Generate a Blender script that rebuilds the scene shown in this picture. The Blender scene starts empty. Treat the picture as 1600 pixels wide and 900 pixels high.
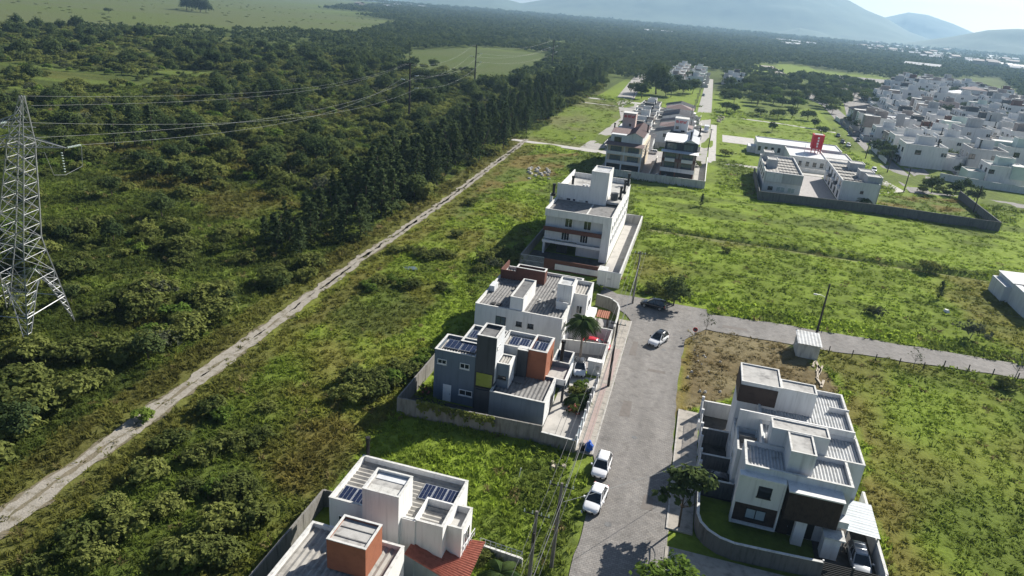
import bpy, math, random
import numpy as np
from mathutils import Vector, Matrix
S = bpy.context.scene
COL = S.collection
rng = np.random.default_rng(7)
random.seed(7)

# ---------------------------------------------------------------- camera
# +Y runs along the street, Z up, metres. The view is that of a drone 46 m up.
FPX, CX, CY, CH = 1080.0, 800.0, 450.0, 46.0
def _n(v):
    v = np.array(v, float); return v/np.linalg.norm(v)
_m = 0.085; _r = math.atan(_m)
_yc = 34+_m*(800-1125); _dh = (450-_yc)*math.cos(_r); _dn = FPX*FPX/_dh
UPc = -_n([-math.sin(_r)*_dn, math.cos(_r)*_dn, FPX])
Yc = _n([325, -416, FPX]); Yc = _n(Yc-UPc*Yc.dot(UPc)); Xc = np.cross(Yc, UPc)
RW = np.array([Xc, Yc, UPc])
def gp(x, y, z=0.0):                       # where a line of sight meets height z
    d = RW@np.array([x-CX, y-CY, FPX]); t = (z-CH)/d[2]
    return (t*d[0], t*d[1])
def proj(X, Y, Z):
    c = np.stack([X, Y, np.asarray(Z)-CH+0*X], 0); q = np.tensordot(RW.T, c, 1)
    w = np.where(q[2] > 1, q[2], 1)
    return np.where(q[2] > 1, CX+FPX*q[0]/w, -9999), np.where(q[2] > 1, CY+FPX*q[1]/w, 9999)
cam = bpy.data.cameras.new('camera'); co = bpy.data.objects.new('camera', cam); COL.objects.link(co)
cam.sensor_width = 36; cam.lens = 36*FPX/1600; cam.clip_start = 1; cam.clip_end = 30000
M = Matrix.Identity(4)
for i in range(3):
    M[i][0] = RW[i][0]; M[i][1] = -RW[i][1]; M[i][2] = -RW[i][2]
M[2][3] = CH
co.matrix_world = M; S.camera = co

# ---------------------------------------------------------------- light
SUN_EL, SUN_AZ = math.radians(32), math.radians(32)      # azimuth from +Y towards +X
sd = Vector((math.sin(SUN_AZ)*math.cos(SUN_EL), math.cos(SUN_AZ)*math.cos(SUN_EL), math.sin(SUN_EL)))
sl = bpy.data.lights.new('sun', 'SUN'); sl.energy = 5.0; sl.angle = math.radians(0.5); sl.color = (1, .95, .86)
so = bpy.data.objects.new('sun', sl); COL.objects.link(so); so.rotation_euler = sd.to_track_quat('Z', 'Y').to_euler()
so.location = (0, 0, 200)
W = bpy.data.worlds.new('World'); S.world = W; W.use_nodes = True
nt = W.node_tree; bg = nt.nodes['Background']; sk = nt.nodes.new('ShaderNodeTexSky')
sk.sky_type = 'NISHITA'; sk.sun_disc = False; sk.sun_elevation = SUN_EL; sk.sun_rotation = SUN_AZ
sk.air_density = .85; sk.dust_density = .9; sk.ozone_density = 2.5
nt.links.new(sk.outputs[0], bg.inputs[0]); bg.inputs[1].default_value = 0.05
vs = S.view_settings; vs.view_transform = 'Standard'; vs.look = 'None'; vs.exposure = 0.9; vs.gamma = 1; vs.use_curve_mapping = False
S.cycles.max_bounces = 6; S.cycles.diffuse_bounces = 2; S.cycles.glossy_bounces = 2; S.cycles.transmission_bounces = 2
S.cycles.transparent_max_bounces = 4; S.cycles.volume_bounces = 0

# ---------------------------------------------------------------- materials
MATS = {}
def pm(name, col, var=.12, scale=1.2, rough=.8, streak=0, bump=0, metal=0, spec=.3, dirt=None, coord='Object'):
    m = bpy.data.materials.new(name); m.use_nodes = True; n = m.node_tree.nodes; L = m.node_tree.links
    b = n['Principled BSDF']; b.inputs['Roughness'].default_value = rough; b.inputs['Metallic'].default_value = metal
    b.inputs['Specular IOR Level'].default_value = spec
    tc = n.new('ShaderNodeTexCoord'); mp = n.new('ShaderNodeMapping'); L.new(tc.outputs[coord], mp.inputs[0])
    mp.inputs['Scale'].default_value = (1, 1, .18 if streak else 1)
    nz = n.new('ShaderNodeTexNoise'); nz.inputs['Scale'].default_value = scale*(1.7 if streak else 1); nz.inputs['Detail'].default_value = 6
    nz.inputs['Roughness'].default_value = .65; L.new(mp.outputs[0], nz.inputs['Vector'])
    r = n.new('ShaderNodeValToRGB'); e = r.color_ramp.elements
    d = dirt or [c*(1-2*var) for c in col]
    e[0].position = .3; e[0].color = (*d, 1); e[1].position = .68; e[1].color = (*[min(1, c*(1+var*.5)) for c in col], 1)
    k = e.new(.5); k.color = (*col, 1)
    L.new(nz.outputs[0], r.inputs[0]); csrc = r.outputs[0]
    if streak:                              # run-off stains down the render, here and there
        mp2 = n.new('ShaderNodeMapping'); mp2.inputs['Scale'].default_value = (2.2, 2.2, .1); L.new(tc.outputs[coord], mp2.inputs[0]); s2 = n.new('ShaderNodeTexNoise'); s2.inputs['Scale'].default_value = 1.6; s2.inputs['Detail'].default_value = 5; L.new(mp2.outputs[0], s2.inputs['Vector'])
        q2 = n.new('ShaderNodeMapRange'); q2.inputs[1].default_value = .56; q2.inputs[2].default_value = .74; q2.inputs[3].default_value = 1; q2.inputs[4].default_value = .78; L.new(s2.outputs[0], q2.inputs[0])
        hs = n.new('ShaderNodeHueSaturation'); L.new(csrc, hs.inputs['Color']); L.new(q2.outputs[0], hs.inputs['Value']); csrc = hs.outputs[0]
    L.new(csrc, b.inputs['Base Color'])
    if bump:
        bp = n.new('ShaderNodeBump'); bp.inputs['Strength'].default_value = bump; bp.inputs['Distance'].default_value = .1
        n2 = n.new('ShaderNodeTexNoise'); n2.inputs['Scale'].default_value = scale*6; L.new(tc.outputs[coord], n2.inputs['Vector'])
        L.new(n2.outputs[0], bp.inputs['Height']); L.new(bp.outputs[0], b.inputs['Normal'])
    MATS[name] = m; return m
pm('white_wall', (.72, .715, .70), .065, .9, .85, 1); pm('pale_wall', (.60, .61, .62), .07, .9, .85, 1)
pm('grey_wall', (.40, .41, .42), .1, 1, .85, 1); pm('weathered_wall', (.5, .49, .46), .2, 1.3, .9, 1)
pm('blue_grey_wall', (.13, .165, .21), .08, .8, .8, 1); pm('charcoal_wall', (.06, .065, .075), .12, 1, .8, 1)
pm('rust_wall', (.30, .11, .06), .1, 1.5, .8); pm('brown_wall', (.13, .055, .04), .15, 1.5, .8)
pm('wood_wall', (.055, .038, .032), .25, 2.0, .7); pm('pink_wall', (.55, .42, .38), .08); pm('beige_wall', (.55, .47, .36), .08)
pm('mint_wall', (.5, .6, .55), .06); pm('taupe_wall', (.28, .24, .22), .1); pm('red_wall', (.5, .03, .04), .1)
pm('block_wall', (.22, .21, .195), .25, 1.6, .95, 1, .3, dirt=(.13, .12, .10)); pm('dark_wall', (.13, .13, .13), .2, 1.5, .95, 1)
pm('coping', (.58, .575, .55), .18, 2.5, .85, dirt=(.36, .35, .33)); pm('slab', (.40, .39, .37), .28, .9, .9, dirt=(.17, .165, .16))
pm('cement_sheet', (.33, .315, .29), .25, 1.6, .9, dirt=(.2, .19, .175)); pm('grey_sheet', (.20, .195, .19), .3, 1.3, .9, dirt=(.09, .09, .09))
pm('light_sheet', (.44, .45, .455), .2, 1.2, .7, dirt=(.26, .26, .25)); pm('white_sheet', (.62, .63, .64), .08, 1, .45); pm('metal_sheet', (.34, .39, .43), .1, 1, .5)
pm('dark_slab', (.16, .16, .16), .3, 1, .9); pm('terracotta', (.36, .125, .085), .25, 3, .85, dirt=(.22, .075, .05)); pm('plum_tile', (.20, .135, .128), .2, 3, .8)
pm('slate_tile', (.16, .155, .16), .25, 3, .8); pm('asphalt', (.226, .214, .203), .06, .8, .92, 0, .3, dirt=(.165, .155, .146))
pm('paving', (.36, .33, .29), .2, 1.2, .92, 0, .2, dirt=(.2, .19, .17)); pm('red_paving', (.34, .265, .245), .25, 2, .9, dirt=(.3, .25, .21))
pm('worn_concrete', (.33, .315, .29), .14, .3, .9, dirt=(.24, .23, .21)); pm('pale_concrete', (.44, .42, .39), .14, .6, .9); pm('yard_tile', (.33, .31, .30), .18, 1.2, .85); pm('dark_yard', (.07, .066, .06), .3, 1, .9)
pm('kerb', (.42, .40, .37), .2, 2, .9); pm('sand_track', (.29, .265, .225), .2, .9, 1, 0, .5, dirt=(.14, .12, .075))
pm('solar_cell', (.012, .018, .05), .2, 3, .25, spec=.6); pm('solar_frame', (.55, .57, .6), .05, 1, .4, metal=.6)
pm('window_frame', (.75, .75, .74), .05); pm('dark_frame', (.03, .03, .03), .1); pm('black_paint', (.015, .015, .016), .1, 2, .6)
pm('rail', (.62, .63, .64), .05, 1, .5); pm('steel', (.36, .37, .38), .15, 2, .55, metal=.35); pm('pole_concrete', (.17, .155, .14), .2, 1, .9)
pm('dark_pole', (.05, .043, .038), .2, 1, .9); pm('insulator', (.55, .62, .58), .1, 3, .25); pm('wire', (.12, .12, .125), .1, 1, .5); pm('bright_wire', (.28, .29, .28), .1, 1, .4, metal=.4)
pm('glass', (.02, .025, .03), .1, 1, .06, spec=.8); pm('blue_glass', (.10, .13, .16), .1, 1, .08, spec=.8); pm('lime_glass', (.27, .30, .06), .12, 2.5, .12, spec=.8)
pm('pale_glass', (.35, .42, .45), .1, 1, .15, spec=.6); pm('rubber', (.02, .02, .02), .1, 4, .9); pm('alloy', (.45, .46, .47), .05, 3, .35, metal=.7)
pm('car_white', (.80, .80, .81), .03, .6, .28, spec=.6); pm('car_black', (.012, .013, .016), .1, 1, .2, spec=.7); pm('car_red', (.5, .015, .03), .05, 1, .3, spec=.6)
pm('car_silver', (.38, .40, .42), .05, 1, .3, metal=.4); pm('car_dark', (.05, .055, .065), .1, 1, .25, spec=.6); pm('lamp_lens', (.75, .78, .8), .03, 2, .12, spec=.8); pm('tail_lens', (.35, .015, .012), .05, 2, .2)
pm('bark', (.10, .075, .055), .3, 4, .95); pm('pale_bark', (.24, .21, .18), .25, 4, .95); pm('blue_cloth', (.03, .12, .5), .2, 4, .7); pm('red_plastic', (.62, .02, .04), .05, 2, .4)
pm('rubble', (.42, .40, .37), .25, 3, .95); pm('wood_plank', (.45, .39, .31), .25, 3, .9); pm('flower', (.45, .12, .10), .3, 5, .8); pm('mountain', (.06, .085, .04), .35, .004, 1, dirt=(.03, .05, .025))
pm('track_soil', (.17, .145, .10), .25, .8, 1, 0, .5, dirt=(.085, .085, .04)); pm('road_mend', (.17, .152, .138), .12, 1.5, .95); pm('water', (.09, .12, .14), .1, .01, .08, spec=.6); pm('sign_red', (.55, .02, .03), .05, 2, .5); pm('skin', (.45, .27, .19), .1, 5, .6)
pm('cable_roll', (.10, .06, .04), .2, 2, .9); pm('banner', (.70, .66, .68), .06, 1.5, .7)

def foliage(name, c0, c1, trans=.35, attr=None):
    m = bpy.data.materials.new(name); m.use_nodes = True; n = m.node_tree.nodes; L = m.node_tree.links
    out = n['Material Output']; n.remove(n['Principled BSDF'])
    d = n.new('ShaderNodeBsdfDiffuse'); t = n.new('ShaderNodeBsdfTranslucent'); mx = n.new('ShaderNodeMixShader'); mx.inputs[0].default_value = trans
    oi = n.new('ShaderNodeObjectInfo'); geo = n.new('ShaderNodeNewGeometry')
    nz = n.new('ShaderNodeTexNoise'); nz.inputs['Scale'].default_value = .9; nz.inputs['Detail'].default_value = 3; L.new(geo.outputs['Position'], nz.inputs['Vector'])
    mix = n.new('ShaderNodeMix'); mix.data_type = 'RGBA'
    if attr:
        a = n.new('ShaderNodeAttribute'); a.attribute_type = attr; a.attribute_name = 'col'
        hs = n.new('ShaderNodeHueSaturation'); L.new(a.outputs['Color'], hs.inputs['Color'])
        mr = n.new('ShaderNodeMapRange'); mr.inputs[1].default_value = .3; mr.inputs[2].default_value = .7; mr.inputs[3].default_value = .82; mr.inputs[4].default_value = 1.2
        L.new(nz.outputs[0], mr.inputs[0]); L.new(mr.outputs[0], hs.inputs['Value']); src = hs.outputs[0]
    else:
        ad = n.new('ShaderNodeMath'); ad.operation = 'MULTIPLY_ADD'; L.new(oi.outputs['Random'], ad.inputs[0]); ad.inputs[1].default_value = .75
        s2 = n.new('ShaderNodeMath'); s2.operation = 'MULTIPLY_ADD'; L.new(nz.outputs[0], s2.inputs[0]); s2.inputs[1].default_value = 1.0; s2.inputs[2].default_value = -.38
        L.new(s2.outputs[0], ad.inputs[2]); L.new(ad.outputs[0], mix.inputs[0]); mix.clamp_factor = True
        mix.inputs[6].default_value = (*c0, 1); mix.inputs[7].default_value = (*c1, 1); src = mix.outputs[2]
    L.new(src, d.inputs[0]); L.new(src, t.inputs[0]); L.new(d.outputs[0], mx.inputs[1]); L.new(t.outputs[0], mx.inputs[2]); L.new(mx.outputs[0], out.inputs[0])
    MATS[name] = m; return m
foliage('scrub_leaf', (.082, .108, .034), (.24, .265, .075), .45); foliage('pine_leaf', (.05, .076, .036), (.105, .14, .055), .32)
foliage('tree_leaf', (.045, .073, .03), (.125, .16, .055), .36); foliage('bright_leaf', (.09, .15, .03), (.19, .26, .05), .4)
foliage('grey_leaf', (.07, .085, .05), (.12, .13, .08), .3); foliage('palm_leaf', (.03, .055, .018), (.07, .10, .035), .3)
foliage('grass_blade', None, None, .58, 'INSTANCER')

# ---------------------------------------------------------------- mesh helpers
ORG = {}
class MB:
    def __init__(s): s.v = []; s.f = []
    def q(s, *p):
        i = len(s.v); s.v += [tuple(a) for a in p]; s.f.append(tuple(range(i, i+len(p)))); return s
    def box(s, x0, x1, y0, y1, z0, z1):
        i = len(s.v)
        s.v += [(x, y, z) for z in (z0, z1) for x, y in ((x0, y0), (x1, y0), (x1, y1), (x0, y1))]
        s.f += [tuple(i+k for k in t) for t in ((3, 2, 1, 0), (4, 5, 6, 7), (0, 1, 5, 4), (1, 2, 6, 5), (2, 3, 7, 6), (3, 0, 4, 7))]; return s
    def prism(s, poly, z0, z1):
        i = len(s.v); n = len(poly)
        s.v += [(x, y, z0) for x, y in poly]+[(x, y, z1) for x, y in poly]
        s.f += [tuple(i+k for k in range(n-1, -1, -1)), tuple(i+n+k for k in range(n))]
        s.f += [(i+k, i+(k+1) % n, i+n+(k+1) % n, i+n+k) for k in range(n)]; return s
    def ring(s, x0, x1, y0, y1, z0, z1, t):
        i = len(s.v); o = ((x0, y0), (x1, y0), (x1, y1), (x0, y1)); w = ((x0+t, y0+t), (x1-t, y0+t), (x1-t, y1-t), (x0+t, y1-t))
        s.v += [(x, y, z0) for x, y in o]+[(x, y, z1) for x, y in o]+[(x, y, z1) for x, y in w]+[(x, y, z0) for x, y in w]
        for k in range(4):
            l = (k+1) % 4
            for a in (0, 4, 8, 12): s.f.append((i+a+k, i+a+l, i+(a+4) % 16+l, i+(a+4) % 16+k))
        return s
    def tube(s, p, r, n=6, r2=None):
        p = [Vector(a) for a in p]; k0 = len(s.v); r2 = r if r2 is None else r2
        for j, a in enumerate(p):
            d = (p[min(j+1, len(p)-1)]-p[max(j-1, 0)]).normalized(); u = d.cross(Vector((0, 0, 1)))
            if u.length < 1e-3: u = Vector((1, 0, 0))
            u.normalize(); w = d.cross(u); rr = r+(r2-r)*j/max(1, len(p)-1)
            for t in range(n):
                c = a+u*math.cos(6.28319*t/n)*rr+w*math.sin(6.28319*t/n)*rr; s.v.append(tuple(c))
        for j in range(len(p)-1):
            for t in range(n):
                a = k0+j*n+t; b = k0+j*n+(t+1) % n; s.f.append((a, b, b+n, a+n))
        s.f.append(tuple(k0+t for t in range(n-1, -1, -1))); e = k0+(len(p)-1)*n; s.f.append(tuple(e+t for t in range(n))); return s
    def corr(s, x0, x1, y0, y1, z, along='y', pitch=.42, amp=.06, rise=0):
        L = (x1-x0) if along == 'y' else (y1-y0); n = max(4, int(L/pitch*2)); i = len(s.v)
        for k in range(n+1):
            t = L*k/n; h = z+(amp if k % 2 else -amp)+rise*k/n
            a, b = ((x0+t, y0, h), (x0+t, y1, h)) if along == 'y' else ((x1, y0+t, h), (x0, y0+t, h))
            s.v += [a, b]
        s.f += [(i+2*k, i+2*k+2, i+2*k+3, i+2*k+1) for k in range(n)]; return s
    def sheet(s, a, b, c, d, pitch=.3, amp=.04):      # ribbed sloping sheet: a-b the eave, d-c the ridge
        a, b, c, d = map(Vector, (a, b, c, d)); n = max(4, int((b-a).length/pitch*2)); nr = (b-a).cross(d-a).normalized(); i = len(s.v)
        for k in range(n+1):
            t = k/n; o = nr*(amp if k % 2 else -amp); s.v += [tuple(a.lerp(b, t)+o), tuple(d.lerp(c, t)+o)]
        s.f += [(i+2*k, i+2*k+2, i+2*k+3, i+2*k+1) for k in range(n)]; return s
    def build(s, name, mat, parent=None, smooth=False, label=None):
        me = bpy.data.meshes.new(name); v = s.v
        if parent is not None and parent.name in ORG:
            o = ORG[parent.name]; v = [(a-o[0], b-o[1], c-o[2]) for a, b, c in v]
        me.from_pydata(v, [], s.f)
        if smooth: me.polygons.foreach_set('use_smooth', [True]*len(me.polygons))
        me.materials.append(MATS[mat] if isinstance(mat, str) else mat)
        ob = bpy.data.objects.new(name, me); COL.objects.link(ob)
        if parent is not None:
            ob.parent = parent
            if parent.name in ORG: ORG[ob.name] = ORG[parent.name]
        if label: ob['label'] = label
        return ob
def tag(o, label, cat, group=None):
    o['label'] = label; o['category'] = cat
    if group: o['group'] = group
    return o
def thing(name, label, cat, loc=(0, 0, 0), group=None, rz=0, world=True):
    o = bpy.data.objects.new(name, None); COL.objects.link(o); o.location = loc; o.rotation_euler.z = rz; o.empty_display_size = .5
    if world: ORG[o.name] = tuple(loc)
    return tag(o, label, cat, group)
def structure(o): o['kind'] = 'structure'; return o
def stuff(o): o['kind'] = 'stuff'; return o
def copy_tree(o, parent=None, kids=None):
    c = o.copy(); COL.objects.link(c)
    if parent: c.parent = parent
    for ch in (kids or KIDS)(o): copy_tree(ch, c)
    return c
def KIDS(o): return list(o.children)

# ---------------------------------------------------------------- noise and zones
def vn(x, y, s, seed):
    x = x/s+seed*17.3; y = y/s-seed*9.1; xi = np.floor(x); yi = np.floor(y); fx = x-xi; fy = y-yi
    fx = fx*fx*(3-2*fx); fy = fy*fy*(3-2*fy)
    def h(a, b):
        t = np.sin(a*127.1+b*311.7+seed*74.7)*43758.5453; return t-np.floor(t)
    return (h(xi, yi)*(1-fx)+h(xi+1, yi)*fx)*(1-fy)+(h(xi, yi+1)*(1-fx)+h(xi+1, yi+1)*fx)*fy
def fbm(x, y, s, seed, o=4):
    a = 0; w = 0
    for k in range(o): a = a+vn(x, y, s/2**k, seed+k)*.5**k; w += .5**k
    return a/w
def sm(t, a, b): t = np.clip((t-a)/(b-a), 0, 1); return t*t*(3-2*t)
def inpoly(px, py, poly):
    r = np.zeros(px.shape, bool); n = len(poly)
    for i in range(n):
        x1, y1 = poly[i]; x2, y2 = poly[(i+1) % n]
        c = ((y1 > py) != (y2 > py)) & (px < (x2-x1)*(py-y1)/((y2-y1) or 1e-9)+x1); r ^= c
    return r
def wp(pts): return [gp(a, b) for a, b in pts]           # outline on the ground of what the photo shows
G1, G2, G3, BR, YG = map(np.array, ((.175, .235, .036), (.115, .15, .034), (.062, .082, .022), (.165, .135, .045), (.16, .17, .065)))
Z_ = dict(
    strip=wp([(0, 840), (350, 590), (560, 420), (800, 240), (870, 235), (830, 330), (750, 430), (680, 520), (620, 640), (520, 760), (400, 900), (0, 900)]),
    bright=wp([(870, 255), (845, 330), (800, 390), (740, 480), (650, 600), (600, 640), (540, 640), (570, 560), (660, 480), (740, 390), (800, 300)]),
    brownpatch=wp([(700, 330), (800, 245), (900, 238), (860, 272), (790, 290), (720, 350)]),
    lot=wp([(590, 690), (900, 700), (920, 730), (880, 900), (740, 900), (740, 790)]),
    fieldb=wp([(985, 285), (1190, 308), (1560, 365), (1600, 335), (1700, 360), (1700, 452), (1600, 436), (1005, 348)]),
    fieldm=wp([(1005, 350), (1600, 440), (1700, 455), (1700, 600), (1240, 508), (1010, 480), (985, 440)]),
    roadside=wp([(1010, 440), (1240, 490), (1600, 560), (1600, 580), (1240, 512), (1000, 478)]),
    rightlow=wp([(1278, 543), (1600, 598), (1750, 640), (1750, 960), (1400, 960), (1350, 720), (1330, 650)]),
    dirt=wp([(1060, 525), (1130, 512), (1245, 535), (1282, 560), (1295, 625), (1160, 600), (1085, 645), (1054, 650)]),
    brownlot=wp([(1365, 303), (1500, 310), (1545, 345), (1370, 318)]),
    midfield=wp([(820, 220), (905, 152), (950, 158), (978, 175), (912, 232)]),
    farleft=[(-1500, 200)]+wp([(0, 43), (300, 46), (560, 53)])+[(-560, 1250), (-900, 1500), (-1500, 3300), (-4000, 3800), (-4000, 200)],
    clearing=wp([(625, 100), (640, 78), (760, 74), (860, 84), (850, 100), (790, 125), (700, 128)]),
    farright=wp([(1150, 105), (1230, 100), (1400, 126), (1500, 150), (1560, 170), (1430, 144), (1300, 124), (1230, 118)]),
    townfield=wp([(1545, 160), (1700, 165), (1700, 205), (1595, 185)]),
    school=wp([(1105, 245), (1118, 185), (1290, 185), (1330, 250), (1180, 262)]))
LOTS = [(-30, -16, 30, 50), (-29.2, -6.9, 64.8, 84.5), (-27, -7, 84.5, 108), (-30, -9, 116.5, 162), (3.2, 23, 52, 80), (-30, 4, 209, 262), (19, 53, 206, 250)]
PAVE = [(-7.6, 3.9, 20, 116), (-13, 150, 105.4, 116), (3, 6.2, 52, 80)]
def near(X, Y, rects, pad):
    r = np.zeros(X.shape, bool)
    for a, b, c, d in rects: r |= (X > a-pad) & (X < b+pad) & (Y > c-pad) & (Y < d+pad)
    return r
def trackx(y): return np.interp(y, [0, 35, 50, 79, 110, 158, 228, 250], [-53.2, -53.6, -54, -55.2, -56.6, -57.4, -60.3, -61.5])
def ground(X, Y):
    """albedo of the plant cover and how tall it is, from the lie of the land"""
    X = np.asarray(X, float); Y = np.asarray(Y, float)
    n1 = fbm(X, Y, 22, 1); n2 = fbm(X, Y, 7, 5); n3 = fbm(X, Y, 60, 9)
    def mix(a, b, t): return a+(b-a)*np.asarray(t)[..., None]
    left = X < trackx(Y)
    c = mix(np.broadcast_to(G2, X.shape+(3,)), G1, sm(n1, .4, .62))
    cl = mix(mix(np.broadcast_to(G3, X.shape+(3,)), G2, sm(n2, .42, .65)), BR*.75, sm(n1, .55, .72)*.6)
    c = np.where(left[..., None], cl, c); h = np.where(left, .8, .6)
    def zone(k, val, hh):
        nonlocal c, h
        w = inpoly(X+(n2-.5)*7, Y+(n1-.5)*9, Z_[k]); c = np.where(w[..., None], val, c); h = np.where(w, hh, h)
    far = (Y > 560); c = np.where(far[..., None], mix(np.broadcast_to(G3, c.shape), G2, sm(n3, .4, .7)), c)
    zone('strip', mix(mix(mix(G1*.78+0*c, BR*.95, sm(n1, .42, .62)*.65), G1*1.0, sm(n2, .5, .66)*.8), G3*1.15, sm(fbm(X, Y, 15, 23), .58, .68)*.75), .5)
    lowl = sm(-Y, -78, -52)*sm(-X, 27, 33); w = inpoly(X, Y, Z_['strip']); c = np.where(w[..., None], mix(c, mix(G3*1.1+0*c, BR*.75, sm(n1, .5, .66)), lowl*.7), c); h = np.where(w, h+lowl*.25, h)
    zone('bright', mix(mix(G2+0*c, G1, sm(n2, .32, .55)), BR, sm(n1, .6, .75)*.5), .6)
    zone('brownpatch', mix(BR+0*c, G2, sm(n2, .4, .6)), .35)
    zone('lot', mix(G2+0*c, G1*1.05, sm(n2, .35, .6)), .9)
    zone('fieldb', mix(mix(G1*.8+0*c, G1*1.1, sm(n2, .25, .6)), G2*.75, sm(vn(X+n1*20, Y*4.2, 17, 31), .6, .8)*.75), .3)
    zone('fieldm', mix(mix(mix(G1*.75+0*c, G1, sm(n2, .45, .62)), BR*.95, sm(n1, .5, .68)*.6), G3, sm(fbm(X, Y*1.6, 9, 41), .6, .74)*.5), .4)
    zone('roadside', mix(G2+0*c, G1*1.05, sm(n2, .25, .5)), .7)
    zone('rightlow', mix(mix(mix(G2*1.05, G1*.62, .5)+0*c, G1*.92, sm(n1, .50, .66)), BR*.95, sm(fbm(X, Y, 21, 51, 3), .40, .60)*.8), .34)
    zone('dirt', mix(np.array((.15, .118, .062))+0*c, np.array((.20, .168, .095)), sm(n2, .4, .7)), .25)
    zone('brownlot', mix(BR+0*c, G2*1.1, sm(n2, .4, .6)), .4)
    zone('midfield', mix(mix(G1*.8+0*c, YG*.95, sm(n1, .35, .55)), G2, sm(n2, .6, .8)), .25)
    zone('farleft', mix(np.array((.105, .122, .048))+0*c, G2*.85, np.maximum(sm(n3, .45, .7)*.6, sm(vn(X*.35, Y*1.6, 90, 33), .6, .8)*.7)), .3)
    zone('clearing', mix(np.array((.09, .11, .038))+0*c, G3*1.3, np.maximum(sm(n1, .4, .62), sm(n2, .55, .7)*.7)), .4)
    zone('farright', G1*.9+0*c, .3); zone('townfield', mix(G1*.75+0*c, YG*.9, sm(n1, .4, .6)), .3); zone('school', mix(G1+0*c, YG*.8, sm(n1, .5, .7)*.5), .15)
    d = np.abs(Y-160.2-(X-0)*.012+(n1-.5)*2.4); w = (X > -8) & (X < 130) & (d < 1.1)                         # ditch
    c = np.where(w[..., None], G3*.6, c); h = np.where(w, .02, h)
    d2 = np.abs(Y-158.0-(X-0)*.012+(n1-.5)*2.4); w = (X > -8) & (X < 130) & (d2 < .8); c = np.where(w[..., None], YG*.9, c); h = np.where(w, .1, h)
    tr = np.abs(X-trackx(Y)); w = (tr < 2.2) & (Y < 252); h = np.where(w, .25, h)
    w = (tr < 6) & (Y < 252); c = np.where(w[..., None], mix(c, BR*.9, .45*np.ones_like(X)), c)
    w = near(X, Y, [(3.0, 4.6, 78, 106)], 0); c = np.where(w[..., None], BR*1.1, c)
    return c, h
print('zones ok')

# ---------------------------------------------------------------- ground sheet
def lines(a, b, st, far0, far1):
    m = np.arange(a, b+.01, st); o = [b]; k = st
    while o[-1] < far1: k *= 1.13; o.append(o[-1]+k)
    u = [a]; k = st
    while u[-1] > far0: k *= 1.13; u.append(u[-1]-k)
    return np.concatenate([u[:0:-1], m, o[1:]])
gx = lines(-130, 105, 1.25, -8000, 8000); gy = lines(26, 240, 1.25, -300, 8000)
GX, GY = np.meshgrid(gx, gy); c, h = ground(GX, GY)
flat = near(GX, GY, LOTS+PAVE, 1.3) | (np.abs(GX-trackx(GY)) < 2.6)
bump = (fbm(GX, GY, 7, 61, 3)-.45)*.9*np.clip(h, 0, .8)
bump += np.where(np.abs(GY-160.2-GX*.012+(fbm(GX, GY, 22, 1)-.5)*2.4) < 1.5, -.9, 0)*((GX > -8) & (GX < 130))
GZ = np.where(flat, -.06, np.where((np.abs(GX) < 420) & (GY < 420), bump-.02, -.05))
GZ = np.minimum(GZ, .5)
def grid_obj(name, X, Y, Zz, mat, colr=None, smooth=True):
    ny, nx = X.shape; me = bpy.data.meshes.new(name); V = np.stack([X, Y, Zz], -1).reshape(-1, 3)
    i = np.arange(nx*ny).reshape(ny, nx); F = np.stack([i[:-1, :-1], i[:-1, 1:], i[1:, 1:], i[1:, :-1]], -1).reshape(-1, 4)
    me.vertices.add(len(V)); me.vertices.foreach_set('co', V.ravel()); me.loops.add(F.size); me.loops.foreach_set('vertex_index', F.ravel())
    me.polygons.add(len(F)); me.polygons.foreach_set('loop_start', np.arange(0, F.size, 4)); me.polygons.foreach_set('loop_total', np.full(len(F), 4)); me.update()
    if smooth: me.polygons.foreach_set('use_smooth', np.ones(len(F), bool))
    if colr is not None:
        a = me.attributes.new('col', 'FLOAT_COLOR', 'POINT'); a.data.foreach_set('color', np.concatenate([colr.reshape(-1, 3), np.ones((len(V), 1))], 1).ravel())
    me.materials.append(mat); o = bpy.data.objects.new(name, me); COL.objects.link(o); return o
gm = bpy.data.materials.new('ground_cover'); gm.use_nodes = True; n = gm.node_tree.nodes; L = gm.node_tree.links
b = n['Principled BSDF']; b.inputs['Roughness'].default_value = 1; b.inputs['Specular IOR Level'].default_value = .05
a = n.new('ShaderNodeAttribute'); a.attribute_name = 'col'; ge = n.new('ShaderNodeNewGeometry')
nz = n.new('ShaderNodeTexNoise'); nz.inputs['Scale'].default_value = .55; nz.inputs['Detail'].default_value = 9; nz.inputs['Roughness'].default_value = .72; L.new(ge.outputs['Position'], nz.inputs['Vector'])
mr = n.new('ShaderNodeMapRange'); mr.inputs[1].default_value = .3; mr.inputs[2].default_value = .7; mr.inputs[3].default_value = .65; mr.inputs[4].default_value = 1.3; L.new(nz.outputs[0], mr.inputs[0])
hs = n.new('ShaderNodeHueSaturation'); L.new(a.outputs[0], hs.inputs['Color']); L.new(mr.outputs[0], hs.inputs['Value']); L.new(hs.outputs[0], b.inputs['Base Color'])
bp = n.new('ShaderNodeBump'); bp.inputs['Strength'].default_value = .6; bp.inputs['Distance'].default_value = .5; L.new(nz.outputs[0], bp.inputs['Height']); L.new(bp.outputs[0], b.inputs['Normal'])
structure(grid_obj('ground', GX, GY, GZ, gm, c))

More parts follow.
